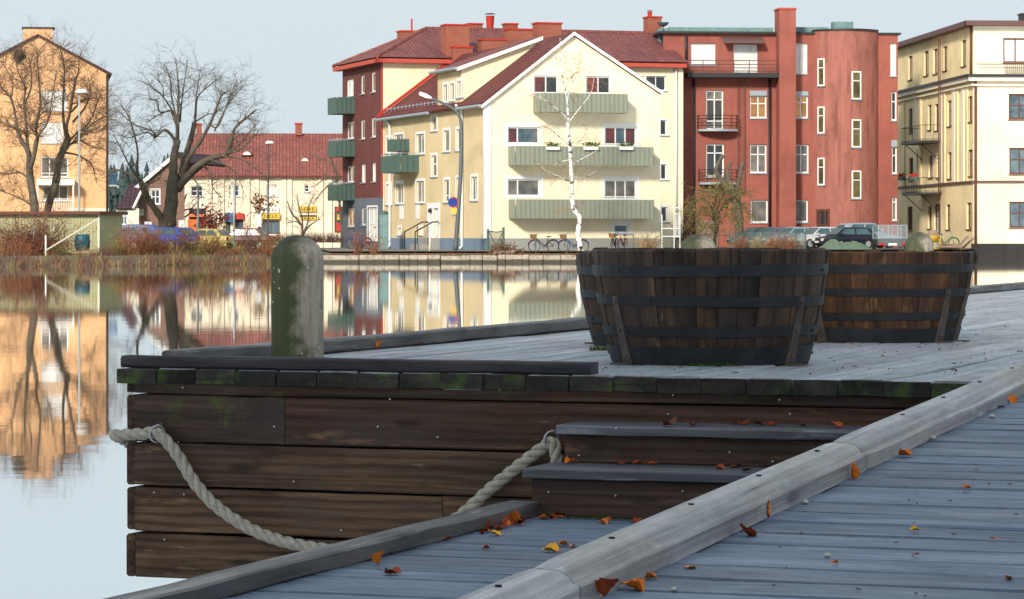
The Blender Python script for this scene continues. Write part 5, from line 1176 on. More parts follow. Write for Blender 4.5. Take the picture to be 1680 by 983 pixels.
tree('bare_tree', 'bare tree with a nest leaning over the shed before apricot wall', 176, [
 ([(60,412),(57,345),(52,305),(48,276)],18,14,0,0), ([(48,276),(46,251),(36,232),(28,213),(26,193),(18,162),(0,140),(-12,125)],14,3,0,2), ([(48,280),(53,262),(60,235),(61,225),(57,213),(63,180),(65,162),(63,122),(65,87),(74,70)],13,2,0,-2), ([(50,268),(46,240),(41,207),(39,171),(41,142),(30,118),(26,95)],10,2,0,-1), ([(41,171),(52,140),(55,118),(48,92)],5,1.5,0,1),
 ([(50,295),(30,284),(10,284),(-10,280)],7,2,0,3), ([(56,340),(40,332),(20,318),(0,312)],7,2,0,2), ([(61,225),(75,205),(84,180),(86,150),(95,118)],6,1.5,-1,-3), ([(28,213),(15,205),(0,200)],6,2,1,3), ([(18,162),(22,140),(14,115),(5,100)],4,1.5,1,2)],
 'bark', 'twig', 21, dict(dens=8.5, len=1.35, rad=.015, lvl=2, along=.55, up=.15, nch=4, **{'from':.15}), thin=.7)
tree('bare_tree', 'slanting bare tree beside the tall lamp before apricot wall', 178, [
 ([(74,412),(78,345),(89,302),(97,264),(108,238),(112,225)],18,13,0,0), ([(112,225),(110,209),(118,183),(124,134),(130,116),(128,95)],11,2,0,1), ([(110,230),(104,209),(102,173),(106,122),(100,87),(94,72)],9,2,0,-2), ([(97,264),(112,240),(130,228),(150,205),(172,190)],9,2,0,3), ([(120,200),(140,180),(150,150),(148,128)],6,2,1,3), ([(112,233),(135,215),(158,215),(178,205)],6,2,0,-3), ([(118,183),(135,165),(155,160),(180,163)],5,1.5,1,-2), ([(104,250),(130,255),(150,270),(158,300)],6,2,0,2), ([(89,302),(96,285),(92,262)],5,2,0,-2), ([(128,228),(150,240),(175,245)],5,1.5,0,1), ([(135,215),(150,185),(170,140)],5,1.5,1,2)],
 'bark', 'twig', 22, dict(dens=8.5, len=1.35, rad=.015, lvl=2, along=.55, up=.1, nch=4), thin=.7)
nb = root('bird_nest', 'dark round twig nest high in the bare tree over the shed', 'nest', W(32, 92, 176)); mb = MB(); r_ = random.Random(5)
for k in range(420):
    c = W(32, 92, 176)+Vector((r_.gauss(0,.17), r_.gauss(0,.17), r_.gauss(0,.21))); d = Vector((r_.gauss(0,1), r_.gauss(0,1), r_.gauss(0,.8))).normalized(); mb.tube([c-d*.2, c+d*.2], .012, 3, False)
mb.build('twigs', M['twig_dark'], nb, False, False)
tree('birch_tree', 'slender white birch standing before the cream gable', 169, [
 ([(954,416),(951,400),(949,382),(951,359),(943,345),(939,335),(938,294),(936,247),(933,200)],14,8,0,0), ([(933,200),(932,170),(937,137),(941,110),(945,78)],7,1.5,0,.5), ([(932,175),(928,150),(922,110),(919,62)],5,1,0,-1), ([(935,205),(925,190),(905,170),(885,160),(862,152)],3.5,1,0,-2), ([(934,200),(950,178),(968,150),(975,120)],3,1,0,2), ([(936,240),(915,222),(900,212),(885,208)],4,1,0,-2), ([(936,245),(955,225),(970,205)],3,1,0,2), ([(938,262),(920,266),(908,272)],3.5,1,0,-1), ([(938,270),(960,258),(985,243)],3,1,0,1), ([(939,300),(920,290),(900,280),(875,262)],3,1,0,-1), ([(938,290),(958,290),(975,280)],3,1,0,1), ([(937,137),(948,120),(955,98)],2.5,1,0,1), ([(924,120),(912,100),(908,85)],2,1,0,0)],
 'birch', 'twig_orange', 31, dict(dens=4.5, len=1.1, rad=.009, lvl=2, along=.5, up=-.1, droop=.35), thin=.72)
tree('pollard_tree', 'heavily pollarded trunk with cut stubs before the red building', 180, [
 ([(1213,408),(1213,385),(1211,350),(1206,318)],17,14,0,0), ([(1208,330),(1209,312),(1214,294),(1216,266)],9,7,0,0), ([(1207,325),(1195,305),(1192,298),(1196,280),(1199,266)],10,6,0,.3), ([(1200,318),(1188,303),(1177,285),(1176,274),(1185,254)],10,7,0,-.3)],
 'bark', 'twig_olive', 41, dict(dens=1.2, len=.4, rad=.012, lvl=0, along=.2, up=.3))
tree('weeping_tree', 'small weeping tree with tangled olive twigs in front of pollarded trunk', 174, [
 ([(1172,408),(1173,392),(1176,372),(1170,358)],10,8,0,0), ([(1172,360),(1166,340),(1152,325),(1138,335),(1128,352)],7,2,0,-1), ([(1174,365),(1184,340),(1200,325),(1218,335),(1226,352)],7,2,0,-1), ([(1170,352),(1172,325),(1160,312),(1142,312)],6,2,0,1), ([(1174,352),(1186,320),(1204,310),(1222,318)],6,2,0,1), ([(1171,345),(1176,315),(1182,300)],5,2,0,-2), ([(1169,350),(1155,340),(1146,350),(1140,365)],4,2,0,-2), ([(1178,348),(1195,342),(1206,355),(1212,370)],4,2,0,-2)],
 'bark_green', 'twig_olive', 42, dict(dens=12, len=.8, rad=.012, lvl=2, along=.3, up=.15, droop=.3), (1, .09, 'leaf_olive'), thin=.6)
tree('small_tree', 'small many stemmed bare tree before the yellow shop sign', 212, [
 ([(497,396),(497,386),(492,365),(478,348),(470,330)],5,1.5,0,0), ([(496,386),(496,360),(492,335),(490,318)],4,1,0,0), ([(497,386),(505,372),(518,362),(526,360)],4,1,0,0), ([(497,384),(502,362),(510,340),(516,322)],3.5,1,0,0), ([(494,370),(484,362),(472,366)],2.5,1,0,1)],
 'bark', 'twig', 51, dict(dens=5, len=.9, rad=.014, lvl=1, along=.5, up=.4))
tree('small_tree', 'thin young tree with rust leaves beside the shop doorway', 212, [([(428,396),(427,370),(426,345),(428,322)],3.5,1.5,0,0), ([(427,360),(436,345),(446,338)],2.5,1,0,0), ([(426,352),(420,340),(424,326)],2,1,0,0)],
 'bark', 'twig', 52, dict(dens=6, len=.7, rad=.014, lvl=1, along=.4, up=.3), (3, .16, 'leaf_dry'))
tree('small_tree', 'dark bare sapling standing left of the red leaved shrub', 205, [([(297,400),(297,372),(302,340),(304,318)],8,2,0,0), ([(298,360),(310,350),(322,335)],4,1,0,0), ([(299,352),(290,336),(286,320)],3,1,0,0), ([(301,345),(316,338),(332,320)],3,1,0,0)],
 'bark', 'twig', 53, dict(dens=3, len=.9, rad=.014, lvl=1, along=.5, up=.4))
# twigs reaching in beside the brick block
tree('small_tree', 'bare tree reaching out beside the green balconies of the brick block', 222, [([(561,410),(559,360),(556,310),(552,282)],6,3,0,0), ([(554,296),(538,306),(522,322),(512,336)],3.5,1,0,-1), ([(553,284),(540,268),(524,258),(512,250)],3.5,1,0,1), ([(553,290),(536,290),(520,304),(508,308)],3,1,0,0), ([(552,284),(545,262),(536,240)],3,1,0,0)],
 'bark', 'twig', 54, dict(dens=5, len=1.1, rad=.014, lvl=1, along=.6, up=.2))

# ------------------------------------------------------------------ shrubs and bank growth
def shrub(name, label, px, ybase, ytop, wpx, D, mat, n, seed, group=None, leaves=None, lean=.5, lvl=1, cat='shrub', rad=.018):
    r = random.Random(seed); c = W(px, ybase, D); R = root(name, label, cat, c, group); mb, lf = MB(), MB(); H = (ybase-ytop)/F*D; Wd = wpx/F*D
    for k in range(n):
        p = c+Vector((r.gauss(0,Wd*.16), r.gauss(0,Wd*.12), -.05)); d = Vector((r.gauss(0,lean)*min(1.4,Wd/H), r.gauss(0,lean)*min(1.4,Wd/H), 1)).normalized()
        grow(mb, r, p, d, H*r.uniform(.55,1.0), rad, lvl, .04, (lf, leaves[0], leaves[1]) if leaves else None, 3)
    mb.build('stems', M[mat], R, False, False)
    if leaves: lf.build('foliage', M[leaves[2]], R, False, False)
    return R
shrub('shrub', 'large dark red twiggy bush against the pale green shed', 55, 432, 358, 95, 150, 'cane_purple', 260, 1, leaves=(2,.08,'leaf_dry'), lvl=2, lean=.7)
shrub('shrub', 'low rust coloured bush at the water edge below the shed', 25, 436, 392, 60, 146, 'cane_rust', 140, 2, leaves=(2,.08,'leaf_dry'))
shrub('grass_clump', 'arching straw coloured grass clump beside the teal barrel', 146, 435, 398, 34, 147, 'cane_straw', 260, 3, lvl=0, lean=.8, cat='grass', rad=.014)
shrub('shrub', 'dense rounded brown shrub at the shed corner', 172, 437, 405, 24, 147, 'cane_purple', 160, 4, lvl=1, lean=.7)
shrub('shrub', 'olive green sprawling shrub under the white pole', 95, 430, 398, 40, 149, 'cane_olive', 60, 5, leaves=(2,.08,'leaf_olive'))
labs = ['rust', 'purple brown', 'olive', 'rust', 'purple brown', 'olive']
for k in range(22):
    px = 190+k*12.2+rnd.uniform(-4,4); D = 148+(px-190)*.03+rnd.uniform(0,2.5); ci = rnd.randrange(3); mt = ('cane_rust','cane_purple','cane_olive')[ci]
    shrub('shrub', '%s bare stemmed bank shrub %s' % (('rust','purple brown','olive')[ci], 'before the violet car' if px < 242 else 'before the bright blue hatchback' if px < 312 else 'before the pale yellow car' if px < 372 else 'before the dark maroon car'), px, 433-(px-190)*.012, rnd.choice((rnd.uniform(366,385), rnd.uniform(384,408), rnd.uniform(384,408))), rnd.uniform(18,36), D, mt, 46, 100+k, ('rust','purple brown','olive')[ci]+' bank shrubs before the cars', leaves=(1,.09,('leaf_dry','leaf_dry','leaf_olive')[ci]))
shrub('shrub', 'dark red leaved shrub before the shop windows', 349, 388, 336, 34, 205, 'cane_purple', 30, 61, leaves=(5,.2,'leaf_red'))
shrub('shrub', 'pale tan dry bush beside the right corner of the cream gable', 1060, 409, 378, 48, 172, 'cane_straw', 80, 62, lvl=1)
shrub('shrub', 'brown hedge bush between the cream gable and red building', 1128, 402, 362, 34, 185, 'cane_purple', 60, 67, lvl=2)
for k, (px, c_) in enumerate(((1215,'cane_rust'),(1245,'cane_straw'),(1270,'cane_rust'),(1296,'cane_rust'),(1140,'cane_straw'))):
    shrub('shrub', 'knee high %s weeds along the green yard fence' % ('straw' if c_ == 'cane_straw' else 'rust'), px, 412, 385, 30, 171, c_, 70, 70+k, ('straw' if c_ == 'cane_straw' else 'rust')+' weeds by the yard fence', lvl=1)
for px in (585, 613): shrub('shrub', 'small orange twigged shrub on the quay before the slate blue wall', px, 420, 384, 18, 163, 'cane_rust', 14, 80+px, 'orange shrubs on the quay', leaves=(2,.12,'leaf_dry'))
hd = root('hedge', 'low brown clipped hedge beside the slate blue ground floor', 'hedge', W(520, 399, 207)); mb = MB(); r_ = random.Random(9)
for k in range(900):
    p = W(r_.uniform(448,560), 398, 207+r_.uniform(-.5,.5)); grow(mb, r_, p, Vector((r_.gauss(0,.3), r_.gauss(0,.3), 1)).normalized(), r_.uniform(.4,.85), .012, 0)
mb.build('stems', M['cane_purple'], hd, False, False)
for nm, mt, n, h0 in (('dry_reeds','cane_rust',2400,.66),('dry_grass','cane_straw',1200,.5),('dead_herbs','cane_purple',6500,.66),('green_herbs','cane_olive',3000,.45)):
    mb = MB()
    for k in range(n):
        px = rnd.uniform(-150, 522)
        if mnoise.noise(Vector((px*.045, n*.1, 0)))+rnd.gauss(0,.25) < -.05: continue
        i = max(j for j in range(len(SH)-1) if (SH[j][0].x/SH[j][0].y*F+CX) <= px or j == 0); x0, D0_ = SH[i][0].x, SH[i][0].y; x1, D1_ = SH[i+1][0].x, SH[i+1][0].y
        Ds = D0_+(D1_-D0_)*min(1, max(0, (px-(x0/D0_*F+CX))/max(1,(x1/D1_*F-x0/D0_*F)))); off = abs(rnd.gauss(0, 1.6)); D = Ds+.1+off
        zg = .06+min(.4, off*.14); c = W(px, 0, D); c.z = zg-.08; d = Vector((rnd.gauss(0,.25), rnd.gauss(0,.25), 1)).normalized(); L = h0*rnd.uniform(.3,1.3)*(.3+1.4*abs(mnoise.noise(Vector((px*.05, h0*3, 3)))))
        s_ = Vector((rnd.uniform(-1,1), rnd.uniform(-1,1), 0)).normalized()*rnd.uniform(.008,.018); b_ = d+Vector((rnd.gauss(0,.16), 0, -.06)); m_ = c+d*L*.55; e_ = m_+b_.normalized()*L*.45
        mb.face(c-s_, c+s_, m_+s_*.7, m_-s_*.7); mb.face(m_-s_*.7, m_+s_*.7, e_)
    o = mb.build(nm, M[mt], None, False, False); o['kind'] = 'stuff'
mb = MB()                                # leaf litter on the quay top
for k in range(1500):
    px = rnd.uniform(545, 960); D = 161.4+abs(rnd.gauss(0,.9)); c = W(px,0,D); c.z = .36+min(.12,(D-161)*.035)+.02; s_ = .07
    mb.face(*[c+Vector((rnd.uniform(-s_,s_), rnd.uniform(-s_,s_), rnd.uniform(0,s_))) for _ in range(3)])
o = mb.build('leaf_litter', M['leaf_dry'], None, False, False); o['kind'] = 'stuff'
bp = root('brushwood_pile', 'heap of cut branches and pale logs on the quay by the green gate', 'brushwood', W(828, 418, 163)); mb, m2 = MB(), MB(); r_ = random.Random(4)
for k in range(130):
    c = W(r_.gauss(828,9), 0, 163+r_.uniform(-.4,.5)); c.z = .38+abs(r_.gauss(0,.25)); d = Vector((r_.gauss(0,1), r_.gauss(0,.6), r_.gauss(0,.45))).normalized(); L = r_.uniform(.2,.6); mb.tube([c-d*L, c+Vector((0,0,r_.gauss(0,.05))), c+d*L], r_.uniform(.012,.035), 5)
for k in range(7): c = W(812+k*4.5, 0, 162.6); c.z = .42+.12*(k%2); d = Vector((r_.gauss(0,1), r_.gauss(0,.8), .2)).normalized(); m2.tube([c-d*.3, c+d*.3], .09, 8)
mb.build('branches', M['twig'], bp, False, False); m2.build('logs', M['timber'], bp, False)
# ------------------------------------------------------------------ cars
M['tyre'] = plain('tyre_rubber', (.02,.02,.02), .9); M['rim'] = plain('wheel_rim', (.5,.5,.5), .35, .6); M['car_glass'] = plain('car_glass', (.06,.11,.13), .2, 0, .4, 1, spec=.5)
M['head'] = plain('headlight_lens', (.75,.75,.7), .1, 0, .05); M['tail'] = plain('tail_light', (.45,.02,.02), .2, 0, .1); M['plate'] = plain('number_plate', (.75,.75,.72), .4, 0, .05); M['bumper'] = plain('bumper', (.03,.03,.032), .6)
def car(label, px, D, yaw, colour, z=.63, kind='hatch', s=1.0, group='cars parked by the houses'):
    c = W(px, 0, D); c.z = z; R = root('parked_car', label, 'car', c, group)
    key = 'paint_'+'_'.join('%03d' % int(x*1000) for x in colour)
    if key not in M: M[key] = plain(key, colour, .45, 0, .06, 1, spec=.35)
    f = Vector((math.cos(yaw), math.sin(yaw), 0)); l = Vector((-f.y, f.x, 0))
    P = lambda x, y, zz: c+f*x*s+l*y*s+Z*zz*s
    low = [(2.02,.32,.55,.74),(1.98,.25,.66,.80),(1.75,.22,.72,.83),(1.0,.2,.86,.84),(.2,.18,.90,.85),(-1.0,.18,.91,.85),(-1.75,.22,.92,.83),(-1.98,.28,.88,.79),(-2.04,.35,.70,.74)]
    if kind == 'suv': low = [(x, zb, zt+.14, w) for x, zb, zt, w in low]
    mb = MB(); vs_, fs = [], []
    for x, zb, zt, w in low:
        zm = zb+(zt-zb)*.62
        vs_ += [P(x,-w*.9,zb), P(x,-w,zm), P(x,-w*.95,zt-.04), P(x,-w*.82,zt), P(x,w*.82,zt), P(x,w*.95,zt-.04), P(x,w,zm), P(x,w*.9,zb)]
    for i in range(len(low)-1):
        for k in range(8): fs.append((i*8+k, i*8+(k+1)%8, i*8+8+(k+1)%8, i*8+8+k))
    fs += [tuple(range(8)), tuple((len(low)-1)*8+k for k in range(8))]; mb.raw(vs_, fs); body = mb.build('body', M[key], R)
    up = .14 if kind == 'suv' else 0; H = (1.40 if kind != 'suv' else 1.68)
    cab = {'hatch':((1.05,.87),(.35,H-.03),(-.1,H),(-1.25,H-.02),(-1.55,H-.1),(-1.98,.9)), 'sedan':((1.0,.87),(.3,H-.03),(-.1,H),(-.85,H-.02),(-1.1,H-.06),(-1.6,.9)), 'suv':((1.0,1.0),(.35,H-.04),(-.1,H),(-1.5,H-.02),(-1.8,H-.12),(-2.0,1.04))}[kind]
    b0, b1 = cab[0], cab[-1]; mb = MB(); wb, wt = .74, .60
    top = list(cab[1:-1]); vs_ = []
    for sd in (-1, 1):
        vs_ += [P(b0[0],sd*wb,b0[1])]+[P(x,sd*wt,zz) for x, zz in top]+[P(b1[0],sd*wb,b1[1])]
    n = len(cab); fs = [tuple(range(n)), tuple(range(2*n-1, n-1, -1))]+[(i,i+1,n+i+1,n+i) for i in range(n-1)]; mb.raw(vs_, fs); mb.build('cabin', M[key], R)
    def quad(nm, pts, mat, par=R): q = MB(); q.face(*pts); return q.build(nm, M[mat], par)
    def lerp3(a, b, t_): return tuple(a[i]+(b[i]-a[i])*t_ for i in range(2))
    for sd in (-1, 1):                   # side windows
        n0 = .012
        def SP(x, zz): t_ = (zz-.88-up*.9)/(H-.88-up*.9); return P(x, sd*(wb+(wt-wb)*t_+n0), zz)
        x0, x1 = .78, (-1.62 if kind != 'sedan' else -1.3); zl, zh = .94+up, H-.1
        quad('side_window', [SP(x0,zl), SP(x0-.42,zh), SP(-.36,zh), SP(-.36,zl)], 'car_glass'); quad('side_window', [SP(-.46,zl), SP(-.46,zh), SP(x1+.35,zh), SP(x1,zl)], 'car_glass')
    a, b = cab[0], cab[1]; n_ = .015
    p0, p1 = lerp3(a,b,.1), lerp3(a,b,.93); quad('windscreen', [P(p0[0]+n_,-.64,p0[1]+n_), P(p0[0]+n_,.64,p0[1]+n_), P(p1[0]+n_,.54,p1[1]+n_), P(p1[0]+n_,-.54,p1[1]+n_)], 'car_glass')
    a, b = cab[-1], cab[-2]; p0, p1 = lerp3(a,b,.12), lerp3(a,b,.92); quad('rear_window', [P(p0[0]-n_,-.62,p0[1]+n_), P(p0[0]-n_,.62,p0[1]+n_), P(p1[0]-n_,.52,p1[1]+n_), P(p1[0]-n_,-.52,p1[1]+n_)], 'car_glass')
    for x in (1.28, -1.25):
        for sd in (-1, 1):
            q = MB(); q.tube([P(x,sd*.66,.31), P(x,sd*.86,.31)], .31*s, 18); wh = q.build('wheel', M['tyre'], R); q = MB(); q.tube([P(x,sd*.84,.31), P(x,sd*.872,.31)], .2*s, 14); q.build('rim', M['rim'], wh)
    for sd in (-1, 1):
        q = MB(); q.box(P(1.985,sd*.56,.60+up*.7), (.08*s,.3*s,.15*s), f, l); q.build('headlight', M['head'], R)
        q = MB(); q.box(P(-2.02,sd*.64,.74+up), (.06*s,.2*s,.22*s), f, l); q.build('tail_light', M['tail'], R)
        q = MB(); q.box(P(.72,sd*.92,.95+up), (.1*s,.17*s,.12*s), f, l); q.build('mirror', M[key], R)
    for x, sd in ((2.04,1),(-2.06,-1)):
        q = MB(); q.box(P(x,0,.42), (.1*s,1.5*s,.18*s), f, l); bp_ = q.build('bumper', M['bumper'], R); q = MB(); q.box(P(x+.058*sd,0,.46), (.01,.5*s,.11*s), f, l); q.build('number_plate', M['plate'], bp_)
    return R
pi = math.pi
GC = 'cars parked in the yard by the red building'
car('black hatchback parked at the front of the yard row', 1386, 182, pi+.42, (.012,.014,.024), .63, 'hatch', .92, GC)
car('white car parked behind the black hatchback', 1344, 187.5, pi+.5, (.5,.52,.53), .63, 'sedan', .95, GC)
car('pale silver blue car parked beside the white car', 1302, 191, pi+.55, (.28,.33,.38), .63, 'sedan', .95, GC)
car('purple grey car parked next to the silver blue car', 1272, 194, pi+.6, (.13,.12,.18), .63, 'hatch', .95, GC)
car('dark grey car parked at the wall end of the yard row', 1243, 197, pi+.6, (.05,.055,.06), .63, 'hatch', .95, GC)
car('light silver off road wagon parked before the round bay', 1422, 193, .3, (.26,.31,.35), .63, 'suv', .95, GC)
GB = 'cars parked behind the bank shrubs'
car('bright blue hatchback seen from behind beyond the bank shrubs', 277, 183, pi-.75, (.03,.075,.36), .55, 'hatch', .98, GB)
car('faded violet car beside the shed corner', 198, 181, pi-.3, (.10,.11,.22), .55, 'hatch', 1, GB)
car('pale yellow car beside the bright blue hatchback', 340, 186, pi-.5, (.62,.52,.2), .55, 'sedan', .92, GB)
car('dark maroon car at the end of the row by the white sign', 398, 186, pi-.1, (.07,.018,.02), .55, 'sedan', .95, GB)
car('vivid blue van roof showing behind the violet car', 215, 196, pi-.2, (.02,.10,.42), .55, 'suv', .95, GB)

# ------------------------------------------------------------------ bicycles
M['bike_blue'] = plain('blue_bike_paint', (.03,.06,.3), .4); M['bike_black'] = plain('black_bike_paint', (.02,.02,.022), .4); M['bike_red'] = plain('red_bike_paint', (.2,.02,.03), .4); M['bike_green'] = plain('green_bike_paint', (.05,.2,.07), .4)
M['basket'] = plain('wicker', (.24,.13,.05), .85, 0, .3, 20); M['saddle'] = plain('saddle_leather', (.03,.02,.016), .6)
def bike(label, px, D, yaw, paint, z=.58, basket=True, s=1.0, group=None):
    c = W(px, 0, D); c.z = z; R = root('bicycle', label, 'bicycle', c, group); f = Vector((math.cos(yaw), math.sin(yaw), 0)); sd = Vector((-f.y, f.x, 0))
    P = lambda x, zz, y=0: c+f*x*s+Z*zz*s+sd*y*s
    for x in (.53, -.53):
        mb = MB(); mb.torus(P(x,.34), .33*s, .022*s, f, Z, 26, 5); w = mb.build('wheel', M['tyre'], R, True, False)
        mb = MB(); mb.torus(P(x,.34), .305*s, .012*s, f, Z, 26, 4)
        for k in range(14): a = 2*pi*k/14; mb.tube([P(x,.34), P(x+.3*math.cos(a),.34+.3*math.sin(a))], .0035, 3, False)
        mb.build('rim', M['steel'], w, False, False)
        mb = MB(); mb.tube([P(x+.36*math.cos(a),.34+.36*math.sin(a)) for a in [pi*k/12*(1 if x < 0 else 1)+.1 for k in range(11)]], .02*s, 4); mb.build('mudguard', M[paint], R)
    mb = MB()
    for a, b in (((.53,.34),(.40,.92)), ((.42,.78),(-.12,.34)), ((.43,.72),(.05,.34)), ((-.12,.34),(-.26,.84)), ((-.12,.30),(-.53,.34)), ((-.22,.68),(-.53,.34)), ((.05,.33),(-.12,.33))): mb.tube([P(*a), P(*b)], .02*s, 6)
    mb.build('frame', M[paint], R, True)
    mb = MB(); mb.tube([P(.2,1.02,.3), P(.34,1.04,.25), P(.39,1.0,.08), P(.39,1.0,-.08), P(.34,1.04,-.25), P(.2,1.02,-.3)], .014*s, 6); mb.tube([P(.40,.9), P(.39,1.0)], .014*s, 6); mb.build('handlebar', M['steel'], R, True)
    mb = MB(); mb.box8([P(-.14,.84,-.03), P(-.4,.84,-.10), P(-.4,.84,.10), P(-.14,.84,.03), P(-.14,.89,-.02), P(-.4,.91,-.09), P(-.4,.91,.09), P(-.14,.89,.02)]); mb.build('saddle', M['saddle'], R)
    mb = MB(); mb.box(P(-.58,.74), (.42*s,.14*s,.02*s), f, sd); mb.tube([P(-.5,.74,.05), P(-.53,.36,.05)], .008, 4); mb.tube([P(-.72,.74,-.05), P(-.53,.36,-.05)], .008, 4); mb.build('carrier', M['black_iron'], R)
    mb = MB(); mb.torus(P(-.02,.3,.05), .09*s, .01*s, f, Z, 14, 4); mb.tube([P(-.02,.3,.08), P(.1,.17,.1)], .012, 5); mb.tube([P(-.02,.3,-.08), P(-.14,.43,-.1)], .012, 5); mb.build('crank', M['black_iron'], R)
    if basket:
        mb = MB(); b0 = [P(.46,.74,-.14), P(.72,.74,-.14), P(.72,.74,.14), P(.46,.74,.14)]; b1 = [P(.43,1.0,-.18), P(.78,1.0,-.18), P(.78,1.0,.18), P(.43,1.0,.18)]; mb.box8(b0+b1); mb.build('basket', M['basket'], R)
bike('black bicycle with wicker basket leaning at the grey plinth', 892, 171, pi+.12, 'bike_black', .5)
bike('blue bicycle with wicker basket behind the birch trunk', 941, 171, pi+.1, 'bike_blue', .5)
bike('dark bicycle with basket parked end on below the small basement window', 1008, 173, -pi/2-.25, 'bike_black', .56)
bike('red bicycle parked end on beside the basement window', 1022, 173, -pi/2-.35, 'bike_red', .56, False)
bike('dark blue bicycle leaning on the slate blue wall', 589, 196, pi+.2, 'bike_blue', .575, False)
bike('green bicycle parked by the ochre wall beside the cement mixer', 1551, 180, -.5, 'bike_green', .63, False)

# ------------------------------------------------------------------ lamps, signs, fences
def lamp(label, pts, D, head, w0, w1, mat='lamp_grey', headmat='white', kind='cap'):
    P = [W(x, y, D) for x, y in pts]; R = root('street_lamp', label, 'street lamp', (P[0].x, P[0].y, GZ), 'street lamps on the far bank')
    mb = MB(); C = catmull(P, 6) if len(P) > 2 else P; n = len(C); mb.tube(C, [(w0+(w1-w0)*i/(n-1))*D/F/2 for i in range(n)], 8); mb.build('post', M[mat], R, True)
    x0, y0, x1, y1 = head; c = W((x0+x1)/2, (y0+y1)/2, D); w = (x1-x0)/F*D; h = (y1-y0)/F*D; mb = MB()
    if kind == 'cap': mb.lathe([(.01,h*.5),(w*.32,h*.42),(w*.5,0),(w*.5,-h*.3),(w*.12,-h*.5),(.01,-h*.5)], c, 14)
    else:
        d = (W(*kind[1], D)-W(*kind[0], D)); L = d.length; d = d.normalized(); up = Vector((0,1,0)).cross(d); a = W(*kind[0], D); ring = lambda q, wd, hh: [a+d*L*q+Vector((0,1,0))*wd*sy+up*hh*sz for sy, sz in ((-1,-1),(1,-1),(1,1),(-1,1))]
        r0, r1, r2 = ring(0,.06,.05), ring(.45,.16,.12), ring(1,.13,.09); mb.box8(r0+r1); mb.box8([p+d*.002 for p in r1]+r2)
    mb.build('lamp_head', M[headmat], R)
    return R
l1 = lamp('tall street lamp with curved arm before the cream side wall', [(747,412),(751,360),(756,280),(757,210),(752,188),(738,175),(706,160)], 172, (688,150,706,161), 8, 3.5, kind=((708,161),(688,153)))
mb = MB(); p = W(744.5, 332, 172); mb.tube([p+Vector((-.02,-.08,0)), p+Vector((-.03,-.04,0))], .3, 20); sg = mb.build('round_sign', M['bike_blue'], l1); mb = MB(); mb.torus(p+Vector((-.02,-.085,0)), .27, .035, Vector((1,0,0)), Z, 20, 5); mb.build('sign_rim', M['ad_red'], sg)
mb = MB(); p = W(745, 346, 172); mb.box(p+Vector((0,-.06,0)), (.34,.03,.3)); mb.build('sub_plate', M['ad_yellow'], l1); mb = MB(); p = W(746, 354, 172); mb.box(p+Vector((.03,-.02,0)), (.3,.05,.06)); mb.build('sign_bracket', M['lamp_grey'], l1)
lamp('tall pale lamp post with white cap before the apricot wall', [(130,400),(130,345),(130,153)], 172, (124,146,144,154), 4, 3, 'zinc')
lamp('thin lamp post with white cap before the red tiled roof', [(440,396),(440,330),(440,236)], 200, (435,231,450,237), 3, 2.2)
lamp('short grey post lamp standing behind the pale yellow car', [(324,396),(325,330),(324,306)], 196, (319,303,330,308), 4, 3, 'zinc', 'zinc')
def post(name, label, cat, px, y0, y1, D, r, mat, group=None):
    p = W(px, y1, D); q = W(px, y0, D); mb = MB(); mb.tube([p, q], r, 7); mb.lathe([(r,0),(r*.6,r*.6),(.002,r*.8)], q, 7); return tag(mb.build(name, M[mat], None, True, base=p), label, cat, group)
post('pole', 'plain thin grey pole before the blue shop awning', 'pole', 384, 300, 412, 175, .05, 'zinc')
post('pole', 'short white marker pole before the shrub beside the shed', 'pole', 56, 370, 402, 150, .04, 'white'); post('pole', 'white marker pole standing in the bank under the leaning bar', 'pole', 75, 387, 430, 147, .04, 'white')
mb = MB(); a, b = W(77, 410, 147), W(161, 359, 150); mb.tube([a, b], .035, 7); tag(mb.build('leaning_pole', M['cream_trim'], None, base=a), 'long white pole leaning on the shed corner', 'pole')
for px in (879, 930.5, 1039): post('post', 'thin grey green post at the quay edge below the cream gable', 'post', px, 385 if px > 1000 else 392, 421, 165, .03, 'teal_metal', 'thin posts on the quay edge')
post('post', 'short pale post before the house door steps', 'post', 705, 385, 415, 168, .05, 'cream_trim')
sg = root('notice_board', 'blank white notice board on a dark post before the shop', 'sign', W(424, 398, 190)); mb = MB(); mb.box(W(423.5,362,190), (.42,.04,.78)); mb.build('board', M['sign_white'], sg); mb = MB(); mb.tube([W(424.5,402,190.1), W(424.5,372,190.1)], .07, 6); mb.build('post', M['black_iron'], sg)
sg = root('notice_board', 'small white board before the brown brick house', 'sign', W(243, 378, 198)); mb = MB(); mb.box(W(243,367,198), (.46,.04,.25)); mb.build('board', M['sign_white'], sg); mb = MB(); mb.tube([W(243,392,198.1), W(243,369,198.1)], .03, 6); mb.build('post', M['zinc'], sg)
cbn = root('cabinet', 'tall grey green utility cabinet with rounded top at the brick corner', 'cabinet', W(630, 408, 190)); mb = MB(); a, b = W(623,408,190), W(637,352,190)
mb.box(((a.x+b.x)/2, 190, (a.z+b.z)/2), (b.x-a.x, .5, b.z-a.z)); mb.build('body', M['copper'], cbn); mb = MB(); mb.lathe([(.29,0),(.28,.12),(.15,.22),(.01,.24)], ((a.x+b.x)/2, 190, b.z), 12); mb.build('top', M['teal_metal'], cbn, True)
gt = root('gate', 'green steel gate with crossed braces and mesh at the house corner', 'gate', W(814, 412, 171.5)); D = 171.5
for x, y in ((800.5,376),(826,373)): mb = MB(); mb.tube([W(x,413,D), W(x,y,D)], .07, 7); mb.build('post', M['teal_metal'], gt)
